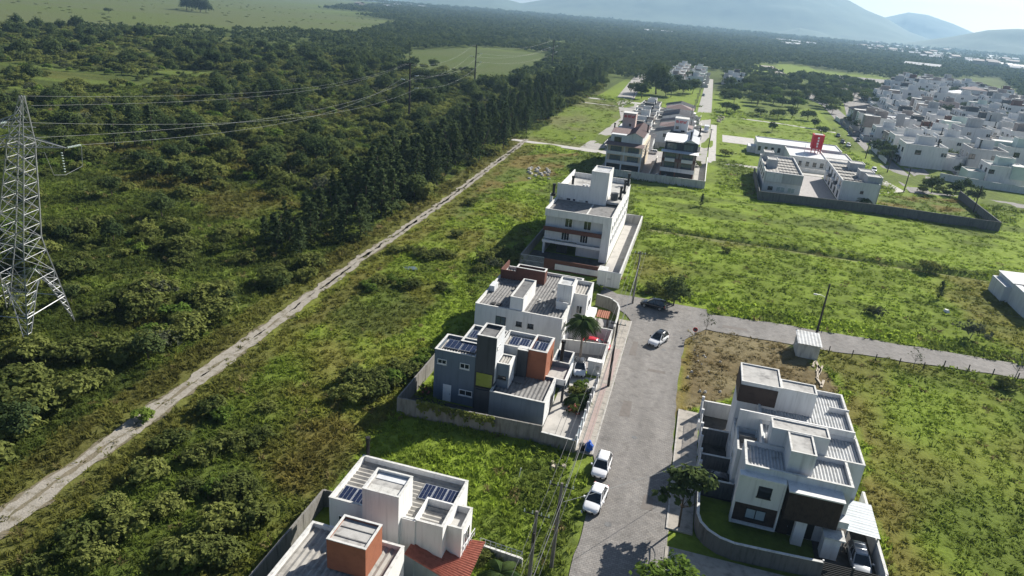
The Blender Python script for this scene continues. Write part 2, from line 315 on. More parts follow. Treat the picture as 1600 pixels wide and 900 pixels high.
# hills: ridges of terrain beyond the plain
def hill(name, pts, D, width, seed):
    az = []; hh = []
    for x, y in pts:
        d = RW@np.array([x-CX, y-CY, FPX]); az.append(math.atan2(d[0], d[1])); hh.append(CH+D*d[2]/math.hypot(d[0], d[1]))
    A = np.linspace(az[0], az[-1], 260); R = np.linspace(D-width, D+width*1.2, 60); AA, RR = np.meshgrid(A, R)
    H = np.interp(AA, az, hh); t = np.clip(1-np.abs(RR-D)/np.where(RR < D, width, width*1.2), 0, 1); t = t*t*(3-2*t)
    X = np.sin(AA)*RR; Y = np.cos(AA)*RR
    nn = fbm(X, Y, width*.45, seed, 5); Z = H*t*(.9+.1*t)+(nn-.5)*H*1.25*t*(1-t)*1.6-6
    return structure(grid_obj(name, X, Y, Z, MATS['mountain']))
hill('hills', [(560, 22), (640, -2), (720, -14), (770, -8), (815, 4), (850, -2), (920, -18), (1020, -26), (1120, -32), (1230, -26), (1290, -16), (1328, 0), (1355, 15), (1383, 26), (1420, 48), (1470, 66), (1520, 78)], 6200, 1500, 71)
hill('hills', [(1290, 60), (1340, 38), (1383, 26), (1420, 18), (1450, 22), (1490, 36), (1522, 50), (1580, 68), (1640, 84)], 7400, 900, 73)
hill('hills', [(1385, 70), (1440, 62), (1490, 55), (1545, 45), (1590, 43), (1640, 46), (1720, 40), (1800, 60), (1900, 90)], 4700, 700, 75)
hill('hills', [(1190, 55), (1215, 48), (1250, 42), (1280, 48), (1320, 62)], 5000, 420, 77)
hill('hills', [(300, -28), (420, -30), (520, -18), (600, -6), (660, 6)], 7600, 900, 79)

# water: a far lagoon and a puddle
def flatpoly(name, pts, z, mat): return structure(MB().q(*[(x, y, z) for x, y in pts]).build(name, mat))
flatpoly('water', [(-4500, 4300), (-1700, 3700), (-900, 4200), (-1400, 5000), (-4200, 6500)], .05, 'water')
flatpoly('water', [(2000, 3300), (2700, 3000), (3200, 3900), (2100, 3900)], .05, 'water')
px_, py_ = gp(640, 419)
flatpoly('puddle', [(px_+math.cos(t)*r*1.7, py_+math.sin(t)*r) for t, r in [(k*.63, .8+.5*random.random()) for k in range(10)]], .06, 'water')

# ---------------------------------------------------------------- roads
def strip(name, edgeL, edgeR, z, mat, jag=0, n=None):
    mb = MB(); P = []
    for (a, b_), (c_, d_) in zip(edgeL, edgeR):
        P.append(((a+random.uniform(-jag, jag), b_), (c_+random.uniform(-jag, jag), d_)))
    i = 0
    for l, r in P: mb.v += [(l[0], l[1], z), (r[0], r[1], z)]
    for k in range(len(P)-1): mb.f.append((2*k, 2*k+1, 2*k+3, 2*k+2))
    return structure(mb.build(name, mat))
def dense(ed, st):
    o = []
    for (a, b_), (c_, d_) in zip(ed, ed[1:]):
        m = max(1, int(math.hypot(c_-a, d_-b_)/st)); o += [(a+(c_-a)*k/m, b_+(d_-b_)*k/m) for k in range(m)]
    return o+[ed[-1]]
strip('road', dense([(-4.3, 15), (-4.3, 62), (-5.3, 66), (-5.3, 104), (-9, 112), (-9, 115)], 1.5)[:66], dense([(3.9, 15), (3.7, 60), (3.2, 72), (3.0, 88), (3.3, 101), (6.5, 106.5), (6.5, 115)], 1.5)[:66], .03, 'asphalt', .12)
strip('road', dense([(-12.5, 117), (-5, 111.5), (4.5, 113.2), (20.6, 114.6), (160, 121)], 2), dense([(-9, 104.5), (-4, 105.2), (7, 106.6), (20, 106.5), (160, 116)], 2), .034, 'asphalt', .15) if False else None
mb = MB()
ex = np.linspace(-12, 170, 92)
for x in ex:
    f = np.interp(x, [-12, -5, 4.5, 20, 55, 170], [117.2, 111.8, 112.9, 114.3, 115.0, 117.5]); nn_ = np.interp(x, [-12, -6, 7, 20, 53, 170], [112.5, 106.2, 106.4, 106.5, 109.6, 112])
    mb.v += [(x, nn_+random.uniform(-.25, .25), .036), (x, f+random.uniform(-.3, .3), .036)]
mb.f = [(2*k, 2*k+2, 2*k+3, 2*k+1) for k in range(len(ex)-1)]
structure(mb.build('road', 'asphalt'))
# worn pavers: rows of small blocks give the carriageway its grain
_m = MATS['asphalt']; n = _m.node_tree.nodes; L = _m.node_tree.links; b = n['Principled BSDF']; src = b.inputs['Base Color'].links[0].from_socket
tc = n.new('ShaderNodeTexCoord'); br = n.new('ShaderNodeTexBrick'); br.inputs['Scale'].default_value = 1.0; br.inputs['Brick Width'].default_value = .42; br.inputs['Row Height'].default_value = .24; br.inputs['Mortar Size'].default_value = .022
br.inputs['Color1'].default_value = (.86, .86, .86, 1); br.inputs['Color2'].default_value = (1.1, 1.09, 1.07, 1); br.inputs['Mortar'].default_value = (.62, .61, .6, 1); L.new(tc.outputs['Object'], br.inputs['Vector'])
w2 = n.new('ShaderNodeTexNoise'); w2.inputs['Scale'].default_value = .22; w2.inputs['Detail'].default_value = 8; mp2 = n.new('ShaderNodeMapping'); mp2.inputs['Scale'].default_value = (2.2, .35, 1); L.new(tc.outputs['Object'], mp2.inputs[0]); L.new(mp2.outputs[0], w2.inputs['Vector'])
r2 = n.new('ShaderNodeMapRange'); r2.inputs[1].default_value = .35; r2.inputs[2].default_value = .65; r2.inputs[3].default_value = .86; r2.inputs[4].default_value = 1.14; L.new(w2.outputs[0], r2.inputs[0])
m1 = n.new('ShaderNodeMix'); m1.data_type = 'RGBA'; m1.blend_type = 'MULTIPLY'; m1.inputs[0].default_value = 1; L.new(src, m1.inputs[6]); L.new(br.outputs[0], m1.inputs[7])
h1 = n.new('ShaderNodeHueSaturation'); L.new(m1.outputs[2], h1.inputs['Color']); L.new(r2.outputs[0], h1.inputs['Value']); L.new(h1.outputs[0], b.inputs['Base Color'])
for x_, y_ in ((-1.2, 71), (0.4, 96), (-2.0, 55)): structure(MB().prism([(x_+.35*math.cos(t*.63), y_+.35*math.sin(t*.63)) for t in range(10)], .031, .045).build('manhole_cover', 'dark_slab'))
for x0, x1, y0, y1 in ((-3.6, -2.3, 75, 79), (.8, 2.0, 58.5, 61), (-1.4, 1.2, 88.2, 89.1), (9, 13, 108.5, 109.6), (-4.4, -3.4, 92, 97)): rect_ = structure(MB().q((x0, y0, .041), (x1, y0+.1, .041), (x1-.1, y1, .041), (x0+.15, y1-.1, .041)).build('road_patch', 'road_mend'))
ys = np.linspace(10, 252, 420)
wd = lambda y: np.interp(y, [10, 60, 110, 250], [1.7, 1.25, .85, .7])
tr = strip('dirt_track', [(trackx(y)-wd(y)+(fbm(np.array(y), np.array(3.), 2.2, 81)-.5)*1.9, y) for y in ys], [(trackx(y)+wd(y)+(fbm(np.array(y), np.array(9.), 2.6, 83)-.5)*1.9, y) for y in ys], .03, 'track_soil')
for o_ in (-.62, .62):
    strip('wheel_rut', [(trackx(y)+o_*wd(y)/1.25-.55+(fbm(np.array(y), np.array(3.+o_), 1.7, 85)-.5)*1.2, y) for y in ys], [(trackx(y)+o_*wd(y)/1.25+.55+(fbm(np.array(y), np.array(12.+o_), 1.9, 87)-.5)*1.2, y) for y in ys], .036, 'sand_track')
def rect(name, x0, x1, y0, y1, z, mat): return structure(MB().q((x0, y0, z), (x1, y0, z), (x1, y1, z), (x0, y1, z)).build(name, mat))
strip('road', [(-.6, 262), (-3.3, 330), (-3.2, 430), (-2.8, 560), (-2, 640)], [(3.9, 262), (4.2, 330), (4.0, 430), (3.4, 560), (3, 640)], .03, 'worn_concrete')
rect('driveway', .5, 3.7, 211, 263, .026, 'worn_concrete'); rect('footpath', 4.4, 7.1, 255, 352, .05, 'pale_concrete'); rect('footpath', 4.5, 60, 252.5, 256.5, .045, 'pale_concrete')
strip('road', [(-41, 244), (-37.5, 338), (-46, 392), (-50, 406), (-57, 550), (-60, 640)], [(-29.5, 244), (-28.5, 338), (-35, 395), (-40, 411), (-47, 545), (-50, 640)], .03, 'worn_concrete')
strip('road', [(-66, 249.5), (-33, 248.5), (-28, 248.5)], [(-66, 246), (-33, 243), (-28, 243)], .034, 'pale_concrete')
strip('road', [(-70, 407), (-28, 409)], [(-70, 403), (-28, 401)], .034, 'pale_concrete'); rect('footpath', -66, 0, 380, 382, .03, 'pale_concrete')
strip('road', [(68.5, 246), (68.3, 300), (71, 400), (75, 510), (70, 560), (78, 640)], [(75.5, 246), (75.5, 300), (80, 400), (83, 510), (80, 560), (88, 640)], .03, 'asphalt')
strip('road', [(69, 250.5), (103, 251.5), (160, 254)], [(69, 246.5), (100, 244), (160, 246)], .034, 'asphalt'); rect('sports_court', 9.6, 23, 303, 323, .03, 'pale_concrete')
strip('footpath', [(8, 392), (40, 388), (78, 372)], [(8, 389), (40, 385), (78, 368)], .03, 'pale_concrete'); strip('dirt_road', [(66, 790), (60, 870), (58, 960)], [(78, 790), (76, 870), (73, 960)], .03, 'sand_track')
strip('dirt_track', [(-62, 700), (-55, 800), (-48, 900)], [(-48, 700), (-45, 800), (-42, 900)], .03, 'sand_track')
# pavements and kerbs beside the near street
structure(MB().box(-7.3, -5.45, 65.6, 104, -.05, .13).build('pavement', 'paving')); structure(MB().box(-5.45, -5.28, 65.6, 104, -.05, .15).build('kerb', 'kerb'))
structure(MB().box(3.62, 6.0, 56.5, 79.5, -.05, .13).build('pavement', 'paving')); structure(MB().box(3.45, 3.62, 56.5, 79.5, -.05, .15).build('kerb', 'kerb'))
rect('paving_band', -6.75, -6.05, 66, 82, .136, 'red_paving'); rect('paving_band', -6.9, -5.7, 83, 93, .137, 'red_paving')
structure(MB().box(3.6, 24, 50.3, 54.0, -.05, .1).build('pavement', 'paving'))
# dividing joints across the pavement: slabs seen one by one
for k in range(24): MB().box(-7.28, -5.5, 66.1+k*1.55, 66.16+k*1.55, .131, .134).build('paving_joint', 'dark_slab').parent = bpy.data.objects['pavement']

# haze: the air between here and the hills
hz = bpy.data.materials.new('haze_air'); hz.use_nodes = True; n = hz.node_tree.nodes; n.remove(n['Principled BSDF'])
pv = n.new('ShaderNodeVolumePrincipled'); pv.inputs['Color'].default_value = (.46, .72, 1, 1); pv.inputs['Density'].default_value = .00011; pv.inputs['Anisotropy'].default_value = .3
hz.node_tree.links.new(pv.outputs[0], n['Material Output'].inputs['Volume'])
stuff(MB().box(-9500, 9500, -600, 9500, -8, 420).build('haze', hz))

# ---------------------------------------------------------------- vegetation: source meshes
def mesh_from(name, V, F, mat):
    me = bpy.data.meshes.new(name); V = np.asarray(V, float); F = np.asarray(F, int)
    me.vertices.add(len(V)); me.vertices.foreach_set('co', V.ravel()); me.loops.add(F.size); me.loops.foreach_set('vertex_index', F.ravel())
    me.polygons.add(len(F)); me.polygons.foreach_set('loop_start', np.arange(0, F.size, F.shape[1])); me.polygons.foreach_set('loop_total', np.full(len(F), F.shape[1])); me.update()
    me.materials.append(MATS[mat]); return me
def unit(n, r):
    v = r.normal(size=(n, 3)); return v/np.linalg.norm(v, axis=1, keepdims=True)
def leaves(P, N, size, r, asp=1.6):
    n = len(P); N = N/np.linalg.norm(N, axis=1, keepdims=True); t = np.cross(N, unit(n, r)); t /= np.linalg.norm(t, axis=1, keepdims=True)+1e-9; u = np.cross(N, t)
    s = size*(.6+.8*r.random((n, 1))); V = np.stack([P-t*s*asp*.5, P+u*s*.5-t*s*.05, P+t*s*asp*.5, P-u*s*.5-t*s*.05], 1).reshape(-1, 3)
    return V, np.arange(4*n).reshape(-1, 4)
def crown(name, lobes, n, size, mat, seed, up=.55, gap=.0):
    """lobes: (x,y,z,rx,rz): leaves fill the outer shell of every lobe, with gaps between sprays"""
    r = np.random.default_rng(seed); P = []; N = []; w = np.array([l[3]**2 for l in lobes]); w = w/w.sum()
    for l, k in zip(lobes, w):
        m = int(n*k); sp = max(4, int(m/14)); cd = unit(sp, r); cd[:, 2] = np.where(cd[:, 2] < -.35, -cd[:, 2], cd[:, 2])
        cr = .72+.38*r.random((sp, 1)); i = r.integers(0, sp, m); d = cd[i]*cr[i]+r.normal(size=(m, 3))*.17
        P.append(np.array(l[:3])+d*np.array([l[3], l[3], l[4]])); N.append(cd[i]*1.0+unit(m, r)*.8+np.array([0, 0, up]))
    V, F = leaves(np.concatenate(P), np.concatenate(N), size, r); V[:, 2] = np.maximum(V[:, 2], .03); return mesh_from(name, V, F, mat)
def lobes(k, R, Hh, seed, base=.5, spread=.62):
    r = np.random.default_rng(seed); o = [(0, 0, base*Hh+.1, R*.7, Hh*.42)]
    for j in range(k):
        a = 6.283*j/k+r.random()*.8; q = R*spread*(.7+.5*r.random()); s = R*(.34+.22*r.random())
        o.append((math.cos(a)*q, math.sin(a)*q, Hh*(base*.75+.4*r.random()*(1-base*.4)), s, s*.8))
    return o
def trunk_mesh(name, hgt, r0, seed, mat='bark', limbs=4, spread=1.2):
    r = np.random.default_rng(seed); mb = MB(); lean = r.normal(size=2)*.1*hgt
    mb.tube([(0, 0, -.1), (lean[0]*.4, lean[1]*.4, hgt*.5), (lean[0], lean[1], hgt)], r0, 6, r0*.45)
    for k in range(limbs):
        a = 6.283*k/limbs+r.random(); z = hgt*(.45+.4*r.random())
        mb.tube([(lean[0]*.6, lean[1]*.6, z), (lean[0]*.6+math.cos(a)*spread*.5, lean[1]*.6+math.sin(a)*spread*.5, z+spread*.35), (lean[0]*.6+math.cos(a)*spread, lean[1]*.6+math.sin(a)*spread, z+spread*.9)], r0*.4, 4, r0*.12)
    me = bpy.data.meshes.new(name); me.from_pydata(mb.v, [], mb.f); me.materials.append(MATS[mat]); return me
CR = {}
for k in range(4): CR['shrub%d' % k] = (crown('crown', lobes(5+k, 2.0, 2.4, 10+k, .38, .7), 1250, .25, 'scrub_leaf', 20+k), trunk_mesh('trunk', 1.2, .07, 30+k, limbs=5, spread=.9))
for k in range(3): CR['tree%d' % k] = (crown('crown', lobes(7, 2.6, 5.2, 40+k, .62, .6), 1700, .31, 'tree_leaf', 50+k), trunk_mesh('trunk', 3.0, .14, 60+k, limbs=6, spread=1.4))
CR['green'] = (crown('crown', lobes(6, 1.7, 2.2, 70, .4, .7), 1150, .23, 'bright_leaf', 71), trunk_mesh('trunk', 1.0, .06, 72, limbs=5, spread=.8))
CR['grey'] = (crown('crown', lobes(7, 1.9, 2.6, 73, .45, .75), 330, .26, 'grey_leaf', 74), trunk_mesh('trunk', 1.5, .06, 75, 'pale_bark', 9, 1.2))
CR['sapling'] = (crown('crown', lobes(6, 1.3, 3.4, 76, .75, .8), 70, .2, 'grey_leaf', 77), trunk_mesh('trunk', 2.6, .06, 78, 'pale_bark', 12, 1.1))
def pine_mesh(seed, n=900, Hh=11.0, R=2.3, first=.12):
    r = np.random.default_rng(seed); P = []; N = []
    nb = 64; per = n//nb
    for j in range(nb):
        t = first+(1-first)*(j/nb)**.9; a = r.random()*6.283; ln = R*(1-t)**.5*(.6+.6*r.random())+.1; z = Hh*t
        s = np.sort(r.random(per))**.7; q = np.stack([np.cos(a)*ln*s, np.sin(a)*ln*s, z+ln*.28*s-ln*.18*s*s], -1)+r.normal(size=(per, 3))*.17*(1-t*.5)
        P.append(q); N.append(np.stack([np.cos(a)*np.ones(per)*.5, np.sin(a)*np.ones(per)*.5, np.ones(per)*.5], -1)+unit(per, r)*.75)
    V, F = leaves(np.concatenate(P), np.concatenate(N), .36, r, 2.0); V[:, :2] *= 1.15; return mesh_from('crown', V, F, 'pine_leaf')
for k in range(4): CR['pine%d' % k] = (pine_mesh(80+k, 1150, 11+k*.6, 2.4+.25*k), trunk_mesh('trunk', 10.2, .2, 90+k, limbs=0))
CR['bigtree'] = (crown('crown', [(0, 0, 8, 5.5, 6.5), (4.5, 1, 7, 4.6, 5), (-4.8, -1, 7.5, 4.4, 5.4), (1, 4, 9, 4.8, 5.5), (0, -4.5, 6.5, 4.6, 5), (-1.5, 0, 13, 3.6, 4.4), (3, -2, 11.5, 3.2, 3.8), (-6.5, 2, 4.5, 3, 3.4), (6.5, -1.5, 4.5, 2.8, 3.4)], 4200, .6, 'pine_leaf', 99), trunk_mesh('trunk', 9, .5, 98, limbs=7, spread=4))
CR['wide'] = (crown('crown', lobes(9, 3.4, 4.6, 101, .6, .72), 2300, .31, 'tree_leaf', 102), trunk_mesh('trunk', 2.6, .16, 103, limbs=8, spread=2.0))
CR['street'] = (crown('crown', [(0, 0, 4.1, 1.2, 1.0), (1.1, .4, 3.7, .8, .7), (-1.0, .5, 4.3, .8, .7), (.2, -1.1, 3.6, .9, .7), (1.9, -.5, 3.1, .6, .5), (-.6, 1.3, 4.9, .6, .6), (-1.5, -.6, 3.5, .55, .5)], 1500, .26, 'tree_leaf', 105), trunk_mesh('trunk', 4.2, .09, 106, limbs=9, spread=1.3))
CR['leafy'] = (crown('crown', lobes(9, 3.0, 3.8, 107, .6, .75), 2300, .25, 'bright_leaf', 108), trunk_mesh('trunk', 2.6, .14, 109, limbs=8, spread=1.6))
TREES = {}
def tree(name, label, cat, key, x, y, s=1.0, group=None, sz=None, z=-.05):
    k = (key,)
    if k not in TREES:
        t = thing(name, label, cat, (0, 0, 0), group, world=False)
        for nm, me in zip(('crown', 'trunk'), CR[key]):
            o = bpy.data.objects.new(nm, me); COL.objects.link(o); o.parent = t
        TREES[k] = t; KID[t.name] = list(t.children)
    else:
        src = TREES[k]; t = src.copy(); COL.objects.link(t); t.name = name
        for ch in KID[src.name]:
            o = ch.copy(); COL.objects.link(o); o.parent = t; o.name = ch.name
        for q in list(t.keys()):
            if q in ('group',): del t[q]
        tag(t, label, cat, group)
    t.location = (x, y, z); t.rotation_euler.z = random.random()*6.283; t.scale = (s, s, s*(sz or 1)); return t
KID = {}

def in_frame(X, Y, Zz=1.0, m=25):
    a, b_ = proj(np.asarray(X, float), np.asarray(Y, float), Zz); return (a > -m) & (a < 1600+m) & (b_ > -m) & (b_ < 900+m)

ORDN = ['first', 'second', 'third', 'fourth', 'fifth', 'sixth', 'seventh', 'eighth', 'ninth', 'tenth', 'eleventh', 'twelfth', 'thirteenth', 'fourteenth', 'fifteenth', 'sixteenth', 'seventeenth', 'eighteenth', 'nineteenth', 'twentieth']
# ---------------------------------------------------------------- scrub west of the track
def jitter(x0, x1, y0, y1, st):
    X, Y = np.meshgrid(np.arange(x0, x1, st), np.arange(y0, y1, st)); return X.ravel()+rng.uniform(-.5, .5, X.size)*st, Y.ravel()+rng.uniform(-.5, .5, X.size)*st
X, Y = jitter(-520, -58, 24, 470, 3.3)
PINEB = wp([(400, 405), (440, 372), (560, 300), (660, 246), (800, 170), (880, 130), (945, 116), (905, 150), (800, 220), (690, 276), (620, 322), (560, 374), (480, 402)])
den = sm(fbm(X, Y, 38, 201), .36, .56)*.75+.15+.5*sm(fbm(X, Y, 90, 203), .45, .65)*(Y > 120)
den *= np.where(X > trackx(Y)-4, 0, 1)*np.where(inpoly(X, Y, Z_['farleft']) | inpoly(X, Y, Z_['clearing']), .3, 1)*np.where(inpoly(X, Y, PINEB), .15, 1)
den *= np.where(fbm(X, Y, 24, 205) < .40, .25, 1)*np.where(Y > 250, 1.3, 1)
k = rng.random(X.size) < den*.50; X = X[k]; Y = Y[k]
siz = np.where(rng.random(X.size) < .35, .55, 1.0)*(.6+.75*rng.random(X.size))*np.where(Y > 140, 1.25, 1.0)*(.75+.7*fbm(X, Y, 45, 207))
typ = rng.random(X.size)
vis = in_frame(X, Y); dist = np.hypot(X, Y); big = siz/dist*vis; order = np.argsort(-big)
ind = order[:250]; rest = order[250:]
SK = ['shrub0', 'shrub1', 'shrub2', 'shrub3', 'tree0', 'tree1', 'green', 'grey']
def pick(t): return np.select([t < .2, t < .38, t < .55, t < .70, t < .77, t < .83, t < .94], [0, 1, 2, 3, 4, 5, 6], 7)
LMK = [((-84, 62), 'around the lattice tower'), ((-111, 257), 'around the first tall pole'), ((-129, 390), 'around the second tall pole'), ((-72, 110), 'before the near end of the pine belt'), ((-60, 48), 'beside the near end of the track'), ((-62, 82), 'beside the middle of the track'), ((-120, 120), 'in the open middle of the scrub'), ((-150, 180), 'in the far middle of the scrub'), ((-180, 260), 'far back in the scrub'), ((-115, 85), 'beyond the lattice tower')]
def where(x, y): return min(LMK, key=lambda t: (t[0][0]-x)**2+(t[0][1]-y)**2)[1]
for i in ind:
    key = SK[int(pick(typ[i]))]; wh = where(X[i], Y[i]); sz_ = 'large' if siz[i] > 1.25 else 'small' if siz[i] < .75 else 'middling'
    lab = {'s': sz_+' rounded olive green shrub '+wh, 't': sz_+' dark green tree '+wh, 'g': sz_+' bright green leafy bush '+wh}[key[0]]
    if key == 'grey': lab = 'sparse grey bush with bare stems '+wh
    nm = {'s': 'shrub', 't': 'small_tree', 'g': 'bush'}[key[0]]
    tree(nm, lab, nm.replace('_', ' '), key, X[i], Y[i], siz[i]*(.75 if key[0] == 't' else 1), lab.split(' ', 1)[0]+' '+{'s': 'shrubs', 't': 'trees', 'g': 'bushes'}[key[0]]+' '+wh)

# geometry nodes: one object of many unmovable plants
def scatter(name, pts, scl, srcs, idx, col=None, tilt=.0):
    me = bpy.data.meshes.new(name); me.vertices.add(len(pts)); me.vertices.foreach_set('co', np.asarray(pts, float).ravel())
    def at(nm, ty, key, val): me.attributes.new(nm, ty, 'POINT').data.foreach_set(key, np.ascontiguousarray(val).ravel())
    at('scl', 'FLOAT_VECTOR', 'vector', scl); N_ = len(pts)
    at('rot', 'FLOAT_VECTOR', 'vector', np.stack([rng.normal(size=N_)*tilt, rng.normal(size=N_)*tilt, rng.random(N_)*6.283], -1)); at('idx', 'INT', 'value', idx.astype(np.int32))
    if col is not None: at('col', 'FLOAT_COLOR', 'color', np.concatenate([col, np.ones((N_, 1))], 1))
    o = bpy.data.objects.new(name, me); COL.objects.link(o)
    cl = bpy.data.collections.new(name+'_sources')
    for j, m_ in enumerate(srcs): cl.objects.link(bpy.data.objects.new('%s_%02d' % (name, j), m_))
    g = bpy.data.node_groups.new(name, 'GeometryNodeTree'); g.interface.new_socket('Geometry', in_out='INPUT', socket_type='NodeSocketGeometry'); g.interface.new_socket('Geometry', in_out='OUTPUT', socket_type='NodeSocketGeometry')
    nn_ = g.nodes; lk = g.links; gi = nn_.new('NodeGroupInput'); go = nn_.new('NodeGroupOutput'); ip = nn_.new('GeometryNodeInstanceOnPoints')
    ci = nn_.new('GeometryNodeCollectionInfo'); ci.inputs['Collection'].default_value = cl; ci.inputs['Separate Children'].default_value = True; ci.inputs['Reset Children'].default_value = True
    def na(nm, ty):
        q = nn_.new('GeometryNodeInputNamedAttribute'); q.data_type = ty; q.inputs[0].default_value = nm; return q.outputs[0]
    lk.new(gi.outputs[0], ip.inputs['Points']); lk.new(ci.outputs[0], ip.inputs['Instance']); ip.inputs['Pick Instance'].default_value = True
    lk.new(na('idx', 'INT'), ip.inputs['Instance Index']); lk.new(na('scl', 'FLOAT_VECTOR'), ip.inputs['Scale']); lk.new(na('rot', 'FLOAT_VECTOR'), ip.inputs['Rotation'])
    lk.new(ip.outputs[0], go.inputs[0]); md = o.modifiers.new('scatter', 'NODES'); md.node_group = g; return stuff(o)
def s3(s, z=1.0): return np.stack([s, s, s*z], -1)
sel = rest[big[rest] > 0]
if True:
    out_ = rest[(big[rest] == 0) & (dist[rest] < 260)]; sel = np.concatenate([sel, out_])
scatter('scrub', np.stack([X[sel], Y[sel], 0*X[sel]-.05], -1), s3(siz[sel]), [CR[q][0] for q in SK], pick(typ[sel]))

# ---------------------------------------------------------------- pine belt along the track
PX, PY = jitter(-190, -56, 90, 620, 4.1)
k = inpoly(PX+rng.normal(size=PX.size)*1.5, PY, PINEB) & (rng.random(PX.size) < np.interp(PY, [90, 220, 320, 420, 600], [.9, .85, .6, .45, .4])); PX = PX[k]; PY = PY[k]; v = in_frame(PX, PY, 5.0); o_ = np.argsort(np.where(v, np.hypot(PX, PY), 9e9))
ps = np.where(PY < 135, .70, .92)*(.7+.45*rng.random(PX.size))
for j, i in enumerate(o_[:280]):
    e_ = PX[i] > np.interp(PY[i], [98, 123, 184, 251, 406], [-66, -68, -71, -71, -77]); q_ = 'near end' if PY[i] < 150 else 'middle' if PY[i] < 230 else 'far half'
    l_ = '%s dark pine %s of the belt, %s' % ('tall' if ps[i] > .95 else 'shorter', 'on the track side' if e_ else 'inside', 'at its near end' if PY[i] < 150 else 'in its middle' if PY[i] < 230 else 'in its far half')
    tree('pine_tree', l_, 'pine tree', 'pine%d' % random.randrange(4), PX[i], PY[i], ps[i], 'pines of the belt: '+l_[:4]+' '+q_+(' track side' if e_ else ' inside'))
r_ = o_[280:]
if len(r_): scatter('pine_wood', np.stack([PX[r_], PY[r_], 0*PX[r_]], -1), s3(ps[r_]), [CR['pine%d' % q][0] for q in range(4)], rng.integers(0, 4, len(r_)))
for x, y, s in ((402, 178, .95), (462, 182, 1.0), (470, 175, .9), (212, 232, 1.1), (180, 236, .9), (238, 228, 1.0), (640, 88, 1.0), (600, 118, 1.0), (610, 112, .9)):
    a, b_ = gp(x, y); tree('pine_tree', 'lone dark pine standing above the low scrub away from the belt', 'pine tree', 'pine%d' % random.randrange(4), a, b_, s, 'lone pines in the scrub')

# ---------------------------------------------------------------- shrubs on the near side of the track
def bunch(pts, key, name, label, cat, group, s0, s1):
    for j, q in enumerate(sorted(pts)):
        a, b_ = gp(q[0], q[1]); tree(name, label+(', %s from the left' % ORDN[j] if len(pts) > 1 else ''), cat, key if isinstance(key, str) else random.choice(key), a, b_, random.uniform(s0, s1), group)
bunch([(655, 398), (680, 402), (668, 405), (640, 392), (700, 402), (690, 396), (715, 370), (735, 320), (620, 395)], ['shrub0', 'shrub2', 'shrub3'], 'shrub', 'low dark shrub in the clump beside the puddle', 'shrub', 'shrubs beside the puddle', .5, .85)
bunch([(570, 448), (590, 444), (610, 440), (627, 446), (645, 448), (690, 452), (700, 458), (580, 455), (740, 440), (750, 425)], ['shrub1', 'green', 'shrub3'], 'shrub', 'round green shrub between the track and white house', 'shrub', 'shrubs between the track and the white house', .45, .8)
bunch([(330, 645), (345, 655), (375, 765), (355, 778), (390, 770), (335, 770), (300, 880), (320, 870), (275, 690), (260, 860), (350, 872), (200, 830), (285, 880), (225, 655), (150, 880), (60, 890)], ['shrub0', 'shrub1', 'shrub2', 'green'], 'shrub', 'dark green shrub in rough grass near the track', 'shrub', 'shrubs in the rough grass by the track', .5, .95)
bunch([(262, 800), (230, 745), (310, 720), (365, 700), (395, 815), (180, 800), (250, 700), (405, 690), (120, 850), (420, 640), (345, 820), (298, 770)], ['shrub0', 'shrub2', 'shrub3', 'shrub1'], 'shrub', 'dark spreading shrub in the lower left thicket', 'shrub', 'shrubs of the lower left thicket', .5, 1.0)
bunch([(60, 640), (20, 680), (110, 620), (150, 600), (40, 600), (190, 560), (80, 560), (15, 610), (240, 540), (130, 560), (280, 500), (300, 520), (35, 560)], ['shrub0', 'shrub1', 'shrub2', 'green', 'shrub3'], 'shrub', 'leafy shrub of the thick scrub below the lattice tower', 'shrub', 'shrubs below the lattice tower', .9, 1.35)
bunch([(760, 410), (775, 402), (785, 415), (790, 398), (770, 420), (800, 408), (812, 392)], ['shrub0', 'shrub2', 'grey'], 'shrub', 'shrub by the left wall of the apartment block', 'shrub', 'shrubs by the apartment block wall', .6, 1.0)
bunch([(600, 590), (612, 600), (590, 606), (625, 580), (640, 590), (655, 575), (582, 620), (570, 612), (662, 560), (548, 625), (560, 600)], ['green', 'shrub1', 'shrub3'], 'bush', 'bushy growth outside the left wall of the grey house', 'bush', 'bushes left of the grey house', .7, 1.1)
for x, y, key, s, lab, nm in [(1052, 478, 'tree0', 1.0, 'wide feathery tree behind the parked black car', 'small_tree'), (1040, 468, 'shrub2', .9, 'dark shrub beside the parked black car', 'shrub'), (1450, 424, 'shrub1', 1.15, 'round grey green bush by the ditch across the right field', 'bush'),
    (1466, 466, 'pine0', .33, 'small dark conifer alone in the right field', 'conifer'), (1515, 530, 'grey', 1.35, 'bare grey tree in the field across the side street', 'bare tree'), (1102, 522, 'sapling', .95, 'thin bare sapling at the street corner', 'sapling'),
    (1426, 575, 'sapling', .9, 'thin leafless sapling on the verge in the middle of the side street', 'sapling'), (1583, 596, 'sapling', 1.25, 'thin bare sapling near the right end of the side street', 'sapling'), (1095, 322, 'pine1', .3, 'little dark tree in the field near the long wall', 'small tree'),
    (1088, 260, 'shrub0', .9, 'bush at the corner of the grey boundary wall', 'bush'), (1133, 243, 'shrub3', 1.05, 'round dark bush on the school lawn', 'bush'), (1570, 605, 'shrub1', .7, 'low dark shrub at the right end of the side street verge', 'shrub'),
    (1360, 490, 'shrub0', .6, 'dark low shrub in the middle of the right field', 'shrub'), (1372, 494, 'grey', .7, 'pale grey shrub in the middle of the right field', 'shrub'), (1020, 455, 'shrub1', .8, 'small shrub between the apartment drive and the black car', 'shrub'), (1135, 395, 'shrub2', .5, 'low shrub in the field beyond the side street', 'shrub')]:
    a, b_ = gp(x, y); tree(nm.replace(' ', '_'), lab, nm.replace('_', ' '), key, a, b_, s)
